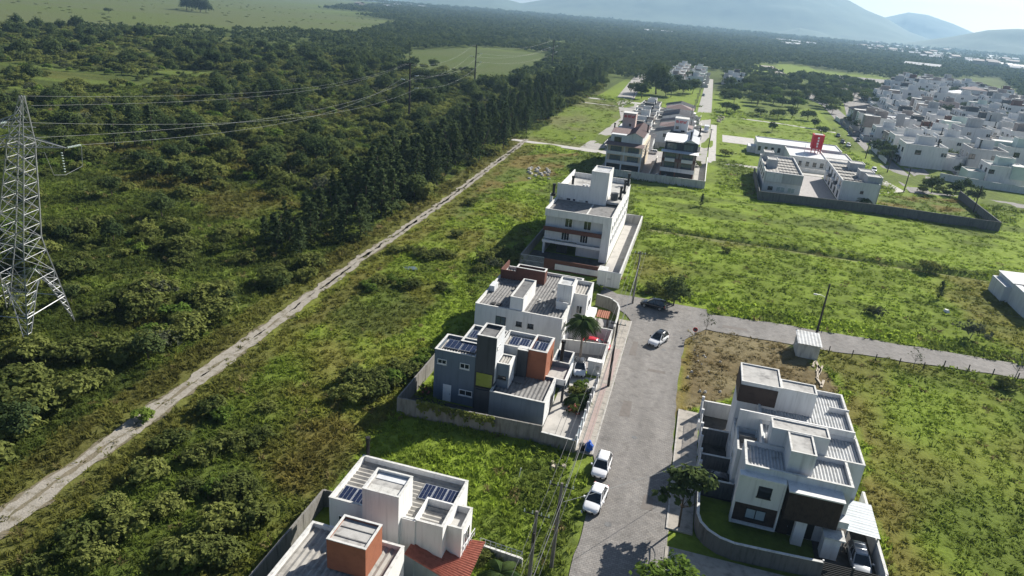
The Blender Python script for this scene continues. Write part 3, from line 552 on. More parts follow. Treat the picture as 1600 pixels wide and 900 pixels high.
a, b_ = gp(1048, 832); tree('street_tree', 'open leafy tree on the pavement before the curved wall', 'tree', 'street', a+.7, b_+1.0, 1.3)
a, b_ = gp(1062, 903, 3.2); tree('street_tree', 'bright green bushy tree at the bottom edge by the road', 'tree', 'leafy', a, b_-1.2, 1.1)
a, b_ = gp(1023, 149); tree('big_tree', 'huge dark spreading tree beside the pale side road', 'tree', 'bigtree', a, b_+8, 1.12)
bunch([(1078, 128), (1052, 142), (1066, 148), (1040, 150), (1082, 146), (1070, 138), (1086, 138), (1058, 132), (1048, 152), (990, 152), (1002, 154)], ['wide', 'tree1', 'tree2'], 'tree', 'leafy green tree in the grove behind the terraced houses', 'tree', 'trees behind the terraced houses', 1.2, 1.8)
# trees on the right of the far street
TRX, TRY = jitter(4, 175, 395, 760, 13.5)
gl = wp([(1117, 172), (1126, 140), (1150, 135), (1200, 128), (1290, 128), (1345, 128), (1360, 150), (1352, 168), (1290, 182), (1240, 172), (1180, 170)])
k = inpoly(TRX, TRY, gl) & (rng.random(TRX.size) < .88)
for x, y in zip(TRX[k], TRY[k]):
    s_ = random.uniform(1.1, 1.75); l_ = '%s leafy tree %s of the wood right of the far street, %s' % ('large' if s_ > 1.42 else 'smaller', 'at the front' if y < 480 else 'in the middle' if y < 590 else 'at the back', 'street end' if x < 40 else 'centre' if x < 85 else 'town end')
    tree('tree', l_, 'tree', random.choice(['wide', 'wide', 'tree1', 'tree2', 'leafy']), x, y, s_, l_.replace(' leafy tree', ' trees'))
bunch([(1135, 175), (1147, 178), (1187, 182), (1215, 186), (1236, 186), (1262, 188), (1272, 200), (1206, 206), (1283, 210)], ['wide', 'tree2'], 'tree', 'single round tree on the grass in front of the wood', 'tree', 'trees on the grass before the wood', .8, 1.25)
bunch([(1372, 238), (1380, 246), (1392, 240), (1400, 250), (1388, 252)], ['wide', 'tree0'], 'tree', 'leafy street tree by the first houses of the town', 'tree', 'street trees by the town', .9, 1.2)
bunch([(1505, 300), (1520, 318), (1440, 300), (1455, 302), (1468, 300), (1480, 306), (1490, 306), (1450, 290)], ['tree0', 'shrub1', 'tree1'], 'tree', 'young tree on the grass verge below the town houses', 'tree', 'trees on the verge below the town', .8, 1.2)
bunch([(300, 17), (313, 19), (292, 16), (322, 20), (306, 15)], ['bigtree'], 'tree', 'dark tree of the clump standing out on the pale marsh', 'tree', 'clump of trees on the marsh', 1.0, 1.25)
bunch([(170, 21)], 'wide', 'tree', 'single small tree alone on the pale marsh', 'tree', None, 1.3, 1.3)

# ---------------------------------------------------------------- far woods: one mass
def lowcrown(seed, n=150):
    return crown('far_crown', lobes(5, 4.2, 7.0, seed, .55, .6), n, 1.15, 'tree_leaf', seed+1)
FX, FY = [], []
for y0, y1, st in ((470, 900, 7.5), (900, 1600, 10.5), (1600, 2600, 15), (2600, 4300, 25)):
    x_, y_ = jitter(-2600 if y0 > 900 else -700, 3200 if y0 > 900 else 700, y0, y1, st)
    q = in_frame(x_, y_, 4., 60); FX.append(x_[q]); FY.append(y_[q])
FX = np.concatenate(FX); FY = np.concatenate(FY)
town = wp([(1335, 215), (1350, 160), (1400, 122), (1560, 122), (1640, 190), (1640, 330)])
bad = near(FX, FY, [(-30, 12, 390, 760), (64, 92, 240, 660)], 0)
for z in ('farleft', 'clearing', 'farright', 'townfield', 'midfield', 'school'): bad |= inpoly(FX, FY, Z_[z])
bad |= inpoly(FX, FY, town) | inpoly(FX, FY, gl) | inpoly(FX, FY, PINEB) | ((FX > -75) & (FX < 150) & (FY < 560)) | ((FX < -58) & (FY < 470)) | ((FX > 15) & (FX < 90) & (FY > 640) & (FY < 800) & (rng.random(FX.size) < .6))
dens = sm(fbm(FX, FY, 160, 301), .28, .45)*.55+.45; bad |= rng.random(FX.size) > dens
bad |= (FY > 2300) & (fbm(FX, FY, 420, 303) > .56) & (FX > 300)
bad |= inpoly(FX, FY, [(-1700, 3700), (-900, 4200), (-1400, 5000), (-4200, 6500), (-4500, 4300)])
FX = FX[~bad]; FY = FY[~bad]; fs = (.55+.6*rng.random(FX.size))*np.interp(FY, [450, 1200, 2600, 4300], [.8, 1.15, 1.7, 2.6])*(.7+.6*fbm(FX, FY, 70, 305))
print('far trees', FX.size)
mx_, my_ = jitter(-1500, -380, 440, 1500, 26); q = in_frame(mx_, my_) & inpoly(mx_, my_, Z_['farleft']) & (rng.random(mx_.size) < .1+.5*(fbm(mx_, my_*3, 150, 341) > .56)); mx_ = mx_[q]; my_ = my_[q]
scatter('marsh_shrubs', np.stack([mx_, my_, 0*mx_-.3], -1), s3(.5+.7*rng.random(mx_.size), .5), [CR['shrub0'][0], CR['shrub2'][0]], rng.integers(0, 2, mx_.size))
scatter('far_woods', np.stack([FX, FY, 0*FX-.1], -1), s3(fs, .9), [lowcrown(310+2*q) for q in range(4)], rng.integers(0, 4, FX.size))

# ---------------------------------------------------------------- grass
def tuft(seed, n=26, hgt=.55, R=.5):
    r = np.random.default_rng(seed); V = []; F = []
    for k in range(n):
        a = r.random()*6.283; q = R*math.sqrt(r.random()); b0 = np.array([math.cos(a)*q, math.sin(a)*q, -.05]); l = hgt*(.5+.8*r.random()); d = a+r.normal()*.8
        w = .05+.05*r.random(); s = np.array([-math.sin(d), math.cos(d), 0])*w; o = np.array([math.cos(d), math.sin(d), 0]); i = len(V)
        V += [b0-s, b0+s, b0+o*l*.3+np.array([0, 0, l*.75])+s*.7, b0+o*l*.3+np.array([0, 0, l*.75])-s*.7, b0+o*l*.85+np.array([0, 0, l*.95])+s*.15, b0+o*l*.85+np.array([0, 0, l*.95])-s*.15]
        F += [(i, i+1, i+2, i+3), (i+3, i+2, i+4, i+5)]
    return mesh_from('grass_tuft', V, F, 'grass_blade')
def weed(seed):
    r = np.random.default_rng(seed); P = unit(46, r)*np.array([.5, .5, .3])+np.array([0, 0, .28]); V, F = leaves(P, unit(46, r)+np.array([0, 0, .6]), .2, r); return mesh_from('weed', V, F, 'grass_blade')
GXs, GYs = [], []
for y0, y1, st in ((30, 75, .85), (75, 120, 1.0), (120, 175, 1.35), (175, 260, 2.0), (260, 420, 3.4)):
    x_, y_ = jitter(-150 if y0 < 120 else -240, 120 if y0 < 200 else 170, y0, y1, st); q = in_frame(x_, y_, .3, 40); GXs.append(x_[q]); GYs.append(y_[q])
GXs = np.concatenate(GXs); GYs = np.concatenate(GYs); gc, gh = ground(GXs, GYs)
bad = near(GXs, GYs, [(-29, -16.5, 30, 49), (-29, -7.2, 65.3, 84.5), (-26.8, -7, 84.5, 108), (-29.4, -9.6, 117, 162), (6.2, 22.8, 54.6, 80), (-29, 4, 209.6, 262), (20, 52, 209, 250), (-4.7, 4.2, 20, 62), (-7.4, 4, 62, 106), (-12, 7, 104.5, 117), (3, 24, 50, 55), (3, 6.2, 55, 79.5), (0, 8, 209, 352), (-5, 5, 262, 420), (19, 23.2, 101.8, 106.5), (62.5, 90, 135, 154), (20, 55, 240, 310), (67, 103, 243, 252), (64, 78, 243, 420), (77, 170, 252, 420), (-66, -28, 242.5, 250), (-39.5, -31, 244, 420), (10, 23, 303, 323), (-40, 5, 262, 420)], 0)
bad |= (GXs > -12) & (GYs > np.interp(GXs, [-12, -6, 7, 20, 53, 170], [112, 106, 106.2, 106.3, 109.4, 111.8])) & (GYs < np.interp(GXs, [-12, -5, 4.5, 20, 55, 170], [117.4, 111.9, 113.1, 114.5, 115.2, 117.7]))
bad |= (np.abs(np.abs(GXs-trackx(GYs))-.6*np.interp(GYs, [10, 60, 110, 250], [1.75, 1.35, 1.0, .95])) < .62) & (rng.random(GXs.size) < .93); bad |= gh < .05
bad |= rng.random(GXs.size) > np.clip(.35+gh*.9, 0, 1)
bad &= ~(near(GXs, GYs, [(-27.5, -24.8, 66.5, 84)], 0))
GXs = GXs[~bad]; GYs = GYs[~bad]; gc = gc[~bad]; gh = gh[~bad]
gsz = (.55+.75*rng.random(GXs.size))*np.interp(GYs, [30, 90, 160, 260, 420], [.8, 1.0, 1.35, 1.9, 3.0]); lift = (fbm(GXs, GYs, 7, 61, 3)-.45)*.9*np.clip(gh, 0, .8)
lift = np.where(near(GXs, GYs, LOTS+PAVE, 1.3), -.05, np.minimum(lift, .5)-.06)
gcol = np.clip(gc*1.42*(.86+.28*rng.random((GXs.size, 1)))*np.array([1, 1, .9])+rng.normal(size=(GXs.size, 1))*np.array([.006, .003, .0]), .01, .5)
dry = rng.random(GXs.size) < .02; gcol[dry] = np.array([.24, .20, .09])
print('grass', GXs.size)
scatter('grass', np.stack([GXs, GYs, lift], -1), np.stack([gsz, gsz, np.clip(gh, .22, .95)*1.15*(.7+.6*rng.random(GXs.size))*np.interp(GYs, [30, 160, 420], [1, 1.15, 1.5])], -1), [tuft(400+q) for q in range(5)]+[weed(410), weed(411)], np.where(rng.random(GXs.size) < .93, rng.integers(0, 5, GXs.size), rng.integers(5, 7, GXs.size)), gcol, .12)

# ---------------------------------------------------------------- building parts
def blk(T, x0, x1, y0, y1, z0, z1, wall, par=.45, t=.16, roof='corr', rm='cement_sheet', along='y', cap='coping', name='wall', pitch=.42):
    """walls with parapet and coping round a sunken roof"""
    m = MB().ring(x0, x1, y0, y1, z0, z1, t); w = m.build(name, wall, T)
    c = MB().ring(x0-.03, x1+.03, y0-.03, y1+.03, z1+.004, z1+.06, t+.06); c.build('coping', cap, w)
    zr = z1-par; r = MB()
    if roof == 'corr': r.corr(x0+t+.01, x1-t-.01, y0+t+.01, y1-t-.01, zr, along, pitch)
    elif roof: r.box(x0+t+.002, x1-t-.002, y0+t+.002, y1-t-.002, zr-.2, zr)
    if roof: r.build('roof', rm, T)
    return w
def box(T, name, x0, x1, y0, y1, z0, z1, mat, label=None): return MB().box(x0, x1, y0, y1, z0, z1).build(name, mat, T, label=label)
def facebox(m, f, pos, a0, a1, z0, z1, d0, d1):
    s = -1 if f[0] == '-' else 1; p, q = sorted((pos+s*d0, pos+s*d1))
    return m.box(a0, a1, p, q, z0, z1) if f[1] == 'y' else m.box(p, q, a0, a1, z0, z1)
def win(T, f, pos, a, z, w, h, fm='window_frame', gm='glass', n=2, fr=.07):
    """a window on the wall plane 'pos' facing f: frame, mullions, pane"""
    m = MB(); a0, a1, z0, z1 = a-w/2, a+w/2, z-h/2, z+h/2
    for u in ((a0, a1, z0-.03, z0+fr), (a0, a1, z1-fr, z1), (a0, a0+fr, z0+fr, z1-fr), (a1-fr, a1, z0+fr, z1-fr)): facebox(m, f, pos, *u, -.02, .07)
    for k in range(1, n): c = a0+w*k/n; facebox(m, f, pos, c-.03, c+.03, z0+fr, z1-fr, -.02, .06)
    o = m.build('window', fm, T); g = MB()
    for k in range(n): facebox(g, f, pos, a0+w*k/n+.045, a0+w*(k+1)/n-.045, z0+fr+.004, z1-fr-.004, .005, .035)
    g.build('pane', gm, o); m = MB(); facebox(m, f, pos, a0-.06, a1+.06, z0-.11, z0-.034, -.02, .13); m.build('sill', 'coping' if fm == 'window_frame' else fm, o); return o
def door(T, f, pos, a, z0, w, h, mat='window_frame', label=None):
    m = MB(); facebox(m, f, pos, a-w/2, a+w/2, z0, z0+h, -.02, .06); o = m.build('door', mat, T, label=label)
    g = MB(); facebox(g, f, pos, a+w*.32, a+w*.40, z0+h*.45, z0+h*.5, .06, .12); g.build('handle', 'steel', o); return o
def panel(T, x0, y0, w, l, z, tilt=.12, n=3):
    """one solar panel: frame and cells; the far edge is raised"""
    m = MB(); z1 = z+l*tilt
    m.v += [(x0, y0, z), (x0+w, y0, z), (x0+w, y0+l, z1), (x0, y0+l, z1), (x0, y0, z-.06), (x0+w, y0, z-.06), (x0+w, y0+l, z1-.06), (x0, y0+l, z1-.06)]
    m.f += [(0, 1, 2, 3), (7, 6, 5, 4), (0, 4, 5, 1), (1, 5, 6, 2), (2, 6, 7, 3), (3, 7, 4, 0)]; o = m.build('solar_panel', 'solar_frame', T); c = MB()
    for i in range(n):
        for j in range(n+1):
            a, b_ = x0+.05+(w-.08)*i/n, x0+.05+(w-.08)*(i+1)/n-.03; u, v = y0+.05+(l-.08)*j/(n+1), y0+.05+(l-.08)*(j+1)/(n+1)-.03
            c.q((a, u, z+(u-y0)*tilt+.012), (b_, u, z+(u-y0)*tilt+.012), (b_, v, z+(v-y0)*tilt+.012), (a, v, z+(v-y0)*tilt+.012))
    c.build('solar_cells', 'solar_cell', o)
def flue(T, x, y, z0, z1, r=.2):
    m = MB().tube([(x, y, z0), (x, y, z1-.35)], r, 10); o = m.build('chimney', 'black_paint', T)
    MB().tube([(x, y, z1-.352), (x, y, z1)], r*1.35, 10).build('cowl', 'black_paint', o); MB().box(x-.42, x+.42, y-.42, y+.42, z0-.1, z0+.45).build('chimney_base', 'black_paint', o)
def rail(T, pts, h=.95, st=.9, mat='rail', name='railing'):
    m = MB()
    for (a, b_) in zip(pts, pts[1:]):
        a = Vector(a); b_ = Vector(b_); n = max(1, int((b_-a).length/st))
        m.tube([a+Vector((0, 0, h)), b_+Vector((0, 0, h))], .035, 4); m.tube([a+Vector((0, 0, h*.5)), b_+Vector((0, 0, h*.5))], .02, 4)
        for k in range(n+1): p = a.lerp(b_, k/n); m.tube([p, p+Vector((0, 0, h))], .025, 4)
    return m.build(name, mat, T)
def wallrun(name, label, pts, h, t, mat, cap=None, group=None, cat='wall', z0=-.1):
    """a free-standing wall along a line, with coping and piers"""
    T = thing(name, label, cat, (pts[0][0], pts[0][1], 0), group); m = MB(); c = MB(); P = [Vector((*p, 0)) for p in pts]; N = []
    for i in range(len(P)):
        d = (P[min(i+1, len(P)-1)]-P[max(i-1, 0)]).normalized(); N.append(Vector((-d.y, d.x, 0)))
    def run(mb, hw, za, zb):
        for i in range(len(P)):
            o = N[i]*hw
            for z in (za, zb): mb.v += [tuple(P[i]+o+Vector((0, 0, z))), tuple(P[i]-o+Vector((0, 0, z)))]
        for i in range(len(P)-1):
            k = 4*i; mb.f += [(k, k+2, k+6, k+4), (k+1, k+5, k+7, k+3), (k+2, k+3, k+7, k+6), (k, k+4, k+5, k+1)]
        e = 4*(len(P)-1); mb.f += [(0, 1, 3, 2), (e, e+2, e+3, e+1)]
    run(m, t/2, z0, h); m.build('wall_body', mat, T)
    if cap: run(c, t/2+.04, h+.003, h+.06); c.build('coping', cap, T)
    L_ = sum((b_-a).length for a, b_ in zip(P, P[1:])); n = int(L_/3.2); pm_ = MB()
    for k in range(n+1):
        s = L_*k/max(1, n); i = 0
        while i < len(P)-2 and s > (P[i+1]-P[i]).length: s -= (P[i+1]-P[i]).length; i += 1
        p = P[i]+(P[i+1]-P[i]).normalized()*s; pm_.box(p.x-t*.62, p.x+t*.62, p.y-t*.62, p.y+t*.62, z0+.01, h+.002)
    pm_.build('piers', mat, T); return T
def gable(T, x0, x1, y0, y1, z, rise, mat, axis='x', over=.5, wall=None):
    """two tiled slopes; axis is the direction of the ridge"""
    if axis == 'x':
        ym = (y0+y1)/2; MB().sheet((x0-over, y0-over, z-.12), (x1+over, y0-over, z-.12), (x1+over, ym, z+rise), (x0-over, ym, z+rise)).build('roof', mat, T)
        MB().sheet((x1+over, y1+over, z-.12), (x0-over, y1+over, z-.12), (x0-over, ym, z+rise+.004), (x1+over, ym, z+rise+.004)).build('roof', mat, T)
        if wall: MB().q((x0, y0, z), (x0, ym, z+rise-.05), (x0, y1, z)).build('gable_wall', wall, T); MB().q((x1, y0, z), (x1, y1, z), (x1, ym, z+rise-.05)).build('gable_wall', wall, T)
    else:
        xm = (x0+x1)/2; MB().sheet((x0-over, y1+over, z-.12), (x0-over, y0-over, z-.12), (xm, y0-over, z+rise), (xm, y1+over, z+rise)).build('roof', mat, T)
        MB().sheet((x1+over, y0-over, z-.12), (x1+over, y1+over, z-.12), (xm, y1+over, z+rise+.004), (xm, y0-over, z+rise+.004)).build('roof', mat, T)
        if wall: MB().q((x0, y0, z), (x1, y0, z), (xm, y0, z+rise-.05)).build('gable_wall', wall, T); MB().q((x0, y1, z), (xm, y1, z+rise-.05), (x1, y1, z)).build('gable_wall', wall, T)

# ---------------------------------------------------------------- the two white houses at the bottom
T = thing('house', 'white house with a square white tower and solar panels, near the bottom of the lawn', 'house', (-20, 45, 0))
blk(T, -24.6, -14.4, 41.9, 48.2, 0, 6.6, 'white_wall', .55, .17, 'corr', 'cement_sheet', 'x', pitch=.5)
T_a2 = T
blk(T, -21.2, -18.0, 41.25, 44.1, 0, 9.0, 'white_wall', .22, .14, 'slab', 'slab', name='tower_wall'); box(T, 'roof_slab', -20.9, -18.3, 41.5, 42.3, 8.79, 8.83, 'weathered_wall'); box(T, 'roof_slab', -20.9, -18.3, 43.1, 43.85, 8.79, 8.83, 'pale_wall')
box(T, 'parapet', -18.0, -16.75, 41.75, 41.9, 0, 6.62, 'white_wall'); box(T, 'parapet', -16.9, -16.75, 41.9, 44.8, 5.6, 6.75, 'white_wall'); box(T, 'parapet', -16.75, -14.55, 44.65, 44.8, 0, 6.72, 'white_wall')
for k in range(2): panel(T, -24.2+k*1.25, 42.15, 1.2, 2.0, 6.2, .06)
for k in range(3): panel(T, -17.9+k*1.1, 45.0, 1.05, 1.9, 6.2, .06)
blk(T, -16.74, -13.1, 42.95, 45.7, 2.9, 5.95, 'white_wall', .6, .14, 'slab', 'slab', name='balcony_wall')
m = MB(); m.sheet((-11.8, 40.2, 2.5), (-11.8, 46.0, 2.5), (-17.0, 43.4, 4.25), (-17.1, 40.5, 4.25), .27, .05); m.build('tile_roof', 'terracotta', T)
box(T, 'porch_wall', -16.6, -12.6, 42.2, 45.8, 0, 2.5, 'white_wall'); rail(T, [(-13.0, 43.1, 3.1), (-12.75, 45.6, 3.1)], .9, .6)
win(T, '-y', 41.75, -18.4, 4.2, .95, .95, n=1); win(T, '+x', -14.4, 46.2, 4.6, 1.6, 1.2); win(T, '+x', -13.1, 44.3, 4.2, 1.4, 1.6); flue(T, -24.35, 48.55, 5.6, 8.4, .17); win(T, '-y', 41.9, -23.2, 4.6, 1.1, .9)
T = thing('house', 'white house with a rust red roof box, lowest at the bottom edge', 'house', (-20, 36, 0))
blk(T, -24.6, -16.6, 30.5, 39.3, 0, 6.2, 'white_wall', .35, .17, 'corr', 'cement_sheet', pitch=.5)
blk(T, -21.15, -18.0, 35.5, 38.25, 6.0, 8.75, 'rust_wall', .15, .13, 'slab', 'slab', name='roof_box')
box(T, 'roof_slab', -20.9, -18.2, 36.2, 36.3, 8.6, 8.65, 'dark_slab'); box(T, 'roof_slab', -20.9, -18.2, 37.2, 37.27, 8.6, 8.65, 'dark_slab')
m = MB(); m.sheet((-16.6, 35.5, 2.6), (-16.6, 39.0, 2.6), (-14.6, 39, 2.2), (-14.6, 35.5, 2.2), .28, .045); m.build('tile_roof', 'terracotta', T); box(T, 'porch_wall', -16.58, -15, 35.8, 38.8, 0, 2.1, 'white_wall'); box(T, 'drain_pipe', -22.2, -21.9, 37.3, 39, 6.02, 6.2, 'coping')
wallrun('garden_wall', 'grey garden wall running left of the bottom white house', [(-28.6, 33), (-28.6, 47.7), (-24.7, 48.0)], 1.9, .18, 'block_wall', None)
wallrun('garden_wall', 'low pale wall with a white railing beside the bottom house', [(-14.2, 47.3), (-8.6, 46.8)], .9, .15, 'weathered_wall', 'coping'); T = thing('fence', 'white railing on the low wall beside the bottom house', 'fence', (-12.5, 47.2, .95)); rail(T, [(-12.6, 47.15, .96), (-8.6, 46.8, .96)], .7, .5)

# ---------------------------------------------------------------- grey house with the dark tower
T = thing('house', 'blue grey two storey house with a charcoal tower and an orange box', 'house', (-19, 72, 0))
blk(T, -26.2, -21.0, 69.9, 74.3, 0, 6.9, 'blue_grey_wall', .35, .2, 'corr', 'cement_sheet', pitch=.35); blk(T, -24.0, -19.2, 73.1, 78.2, 0, 6.95, 'blue_grey_wall', .4, .2, 'corr', 'cement_sheet', 'x', pitch=.35)
blk(T, -20.9, -18.5, 69.65, 73.2, 0, 10, 'charcoal_wall', .3, .2, 'slab', 'dark_slab', name='tower_wall'); win(T, '-y', 69.65, -19.7, 4.2, 2.1, 1.9, 'dark_frame', 'lime_glass', 1, .05)
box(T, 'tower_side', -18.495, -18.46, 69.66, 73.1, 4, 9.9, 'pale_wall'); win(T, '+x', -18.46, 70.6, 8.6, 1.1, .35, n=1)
box(T, 'tower_base', -20.6, -18.7, 69.4, 69.64, 0, 2.9, 'charcoal_wall')
blk(T, -19.25, -13.35, 74.3, 78.6, 0, 6.95, 'pale_wall', .4, .2, 'corr', 'cement_sheet', pitch=.35)
for k in range(4): panel(T, -18.4+k*1.22, 75.2, 1.15, 2.0, 6.75, .07)
for k in range(2): panel(T, -25.5+k*2.0, 71.2, 1.9, 2.0, 6.75, .05)
panel(T, -23.6, 75.0, 1.1, 1.9, 6.75, .05)
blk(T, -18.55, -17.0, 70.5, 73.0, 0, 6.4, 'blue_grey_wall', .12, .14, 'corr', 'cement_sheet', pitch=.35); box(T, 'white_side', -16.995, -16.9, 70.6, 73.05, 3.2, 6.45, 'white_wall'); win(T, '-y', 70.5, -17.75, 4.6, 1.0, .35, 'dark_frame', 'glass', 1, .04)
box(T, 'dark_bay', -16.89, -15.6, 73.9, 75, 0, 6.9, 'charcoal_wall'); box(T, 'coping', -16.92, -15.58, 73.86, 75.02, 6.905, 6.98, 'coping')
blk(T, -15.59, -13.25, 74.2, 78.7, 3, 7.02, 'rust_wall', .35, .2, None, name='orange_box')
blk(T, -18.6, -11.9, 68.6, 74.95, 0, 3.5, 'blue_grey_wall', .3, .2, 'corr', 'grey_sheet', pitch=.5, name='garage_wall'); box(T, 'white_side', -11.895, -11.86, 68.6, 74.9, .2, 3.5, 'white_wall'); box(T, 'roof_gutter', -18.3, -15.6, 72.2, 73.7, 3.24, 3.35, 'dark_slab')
door(T, '+x', -11.86, 72.9, .05, 1.5, 2.3, 'dark_frame'); box(T, 'terrace_slab', -13.24, -10.7, 75.0, 79.9, 2.7, 3.0, 'slab'); 
MB().box(-10.85, -10.66, 75.0, 79.9, 2.6, 3.4).box(-13.2, -10.85, 74.96, 75.12, 2.6, 3.38).build('terrace_rim', 'white_wall', T); box(T, 'terrace_pillar', -11.1, -10.8, 75.2, 75.5, 0, 2.69, 'charcoal_wall'); box(T, 'terrace_pillar', -11.1, -10.8, 79.3, 79.6, 0, 2.69, 'charcoal_wall'); flue(T, -12.2, 79.4, 3.0, 6.6, .22)
blk(T, -13.3, -11.0, 78.72, 82.3, 0, 3.7, 'blue_grey_wall', .9, .15, 'slab', 'slab'); win(T, '-y', 69.9, -25.2, 5.4, 1.15, .62); win(T, '-y', 69.9, -22.3, 5.4, 1.2, .7); win(T, '-y', 69.9, -22.0, 1.75, 1.7, .75); door(T, '-y', 69.9, -24.4, .05, 1.05, 2.3)
wallrun('boundary_wall', 'tall concrete block wall in front of the grey house', [(-28.8, 83.5), (-28.8, 65.1), (-11.5, 65.9)], 2.2, .2, 'block_wall', None); wallrun('boundary_wall', 'lower grey wall closing the grey house drive', [(-11.4, 65.7), (-7.5, 65.5)], 1.5, .2, 'block_wall', 'coping')
T = thing('street_fence', 'dark glass panel fence between white posts in front of the grey house', 'fence', (-7.4, 74, 0))
box(T, 'fence_base', -7.5, -7.3, 65.7, 82.5, 0, .45, 'pale_wall')
for k in range(9):
    box(T, 'post', -7.52, -7.28, 65.75+k*1.9, 66.0+k*1.9, .452, 2.0, 'pale_wall')
    if k < 8: box(T, 'glass_panel', -7.43, -7.37, 66.05+k*1.9, 67.6+k*1.9, .5, 1.85, 'glass' if k > 2 else 'pale_glass')
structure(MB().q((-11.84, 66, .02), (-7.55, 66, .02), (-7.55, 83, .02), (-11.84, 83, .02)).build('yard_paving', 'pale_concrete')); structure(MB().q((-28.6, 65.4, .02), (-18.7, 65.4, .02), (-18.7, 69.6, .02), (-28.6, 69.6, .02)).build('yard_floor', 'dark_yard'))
for x in (-10.2, -9.6): MB().box(x, x+.06, 66, 76, .022, .03).build('paving_joint', 'dark_slab').parent = bpy.data.objects['yard_paving']
T = thing('gate_wall', 'white gate wall at the street corner of the grey house yard', 'wall', (-7.7, 84, 0)); box(T, 'wall_body', -9.2, -7.3, 83.9, 84.1, 0, 2.2, 'white_wall'); box(T, 'meter_box', -8.0, -7.6, 83.8, 83.89, .9, 1.5, 'steel'); box(T, 'gate_roof', -9.3, -7.2, 83.5, 84.5, 2.205, 2.3, 'white_wall')

# ---------------------------------------------------------------- white house behind
T = thing('house', 'white two storey house with a dark corrugated roof behind the grey house', 'house', (-20, 94, 0))
blk(T, -26.5, -13.8, 86.3, 103.2, 0, 6.3, 'white_wall', .35, .2, 'corr', 'grey_sheet', pitch=.45); blk(T, -21.5, -19.6, 86.5, 94.0, 5.9, 8.2, 'white_wall', .15, .15, 'slab', 'dark_slab', name='long_roof_box')
blk(T, -23.9, -19.25, 98.4, 100.0, 5.8, 8.1, 'brown_wall', .3, .2, 'slab', 'dark_slab', name='brown_roof_box'); blk(T, -15.95, -13.75, 91.8, 95.1, 0, 9.2, 'white_wall', .25, .15, 'slab', 'light_sheet', name='stair_tower')
blk(T, -14.3, -11.7, 93.9, 99.6, 0, 7.3, 'white_wall', .5, .15, 'corr', 'cement_sheet'); box(T, 'party_parapet', -26.4, -23.9, 98.3, 98.5, 5.9, 7.4, 'brown_wall'); box(T, 'party_parapet', -26.4, -26.2, 98.6, 103, 6.37, 7.4, 'brown_wall')
box(T, 'skylight', -24.6, -24.0, 87.6, 88.3, 6.0, 6.14, 'dark_frame'); box(T, 'skylight', -23.7, -23.1, 87.6, 88.3, 6.0, 6.14, 'dark_frame'); box(T, 'roof_parapet', -15.6, -13.9, 90.3, 90.45, 5.6, 7.1, 'white_wall'); box(T, 'roof_parapet', -15.6, -15.4, 90.5, 91.79, 5.6, 7.1, 'white_wall')
box(T, 'water_box', -26.3, -25.5, 92.2, 94.2, 6.0, 6.9, 'pale_wall'); win(T, '-y', 86.3, -22.6, 4.0, 1.5, 2.0, 'dark_frame', 'blue_glass', 2); win(T, '-y', 86.3, -19.9, 4.4, .85, .65, 'dark_frame', 'glass', 1); win(T, '-y', 86.3, -18.2, 4.4, .85, .65, 'dark_frame', 'glass', 1)
box(T, 'balcony', -11.69, -10.6, 94.2, 98.8, 2.8, 3.6, 'white_wall'); win(T, '+x', -11.7, 96.6, 5.2, 2.0, 1.4); win(T, '-y', 93.9, -12.7, 4.9, .9, 1.3); win(T, '+x', -13.8, 88.4, 4.6, 1.1, 1.2); m = MB().tube([(-22.8, 94.5, 6.3), (-22.0, 95.6, 6.5), (-20.9, 95.2, 6.4)], .3, 6); m.build('roof_tank', 'charcoal_wall', T)
for x, y in ((-18.4, 92), (-17.2, 96.5), (-17.3, 90.2)): MB().tube([(x, y, 5.9), (x, y, 6.25)], .18, 8).build('roof_vent', 'coping', T)
wallrun('garden_wall', 'curved grey corner wall round the white house garden', [(-11.9, 108.3), (-9.6, 107.6), (-8.2, 106.0), (-7.6, 104), (-7.4, 100), (-7.4, 96.5)], 2.0, .2, 'block_wall', 'coping'); wallrun('garden_wall', 'white garden wall behind the red car', [(-13.4, 95.2), (-7.5, 95.2), (-7.5, 90.8)], 2.0, .18, 'white_wall', 'coping')
wallrun('garden_wall', 'white garden wall in front of the red car, near the palm', [(-13.5, 89.3), (-7.5, 90.2), (-7.4, 85)], 1.9, .18, 'white_wall', 'coping'); T = thing('pergola', 'small rust brown pergola roof in the white house garden', 'pergola', (-9.4, 100, 0)); MB().sheet((-10.6, 98.4, 2.3), (-8.6, 98.4, 2.3), (-8.6, 100.6, 2.6), (-10.6, 100.6, 2.6)).build('roof', 'rust_wall', T)
for x, y in ((-10.4, 98.6), (-8.8, 98.6), (-10.4, 100.4), (-8.8, 100.4)): box(T, 'post', x-.06, x+.06, y-.06, y+.06, 0, 2.28, 'wood_wall')
structure(MB().q((-13.6, 84.8, .02), (-7.6, 84.8, .02), (-7.6, 103, .02), (-13.6, 103, .02)).build('yard_paving', 'yard_tile')); T = thing('storage_box', 'cream storage box by the corner garden wall', 'box', (-8.4, 97.6, 0)); box(T, 'box_body', -9.2, -7.8, 97, 98.4, 0, .8, 'beige_wall'); box(T, 'lid', -9.25, -7.75, 96.95, 98.45, .802, .86, 'dark_frame')

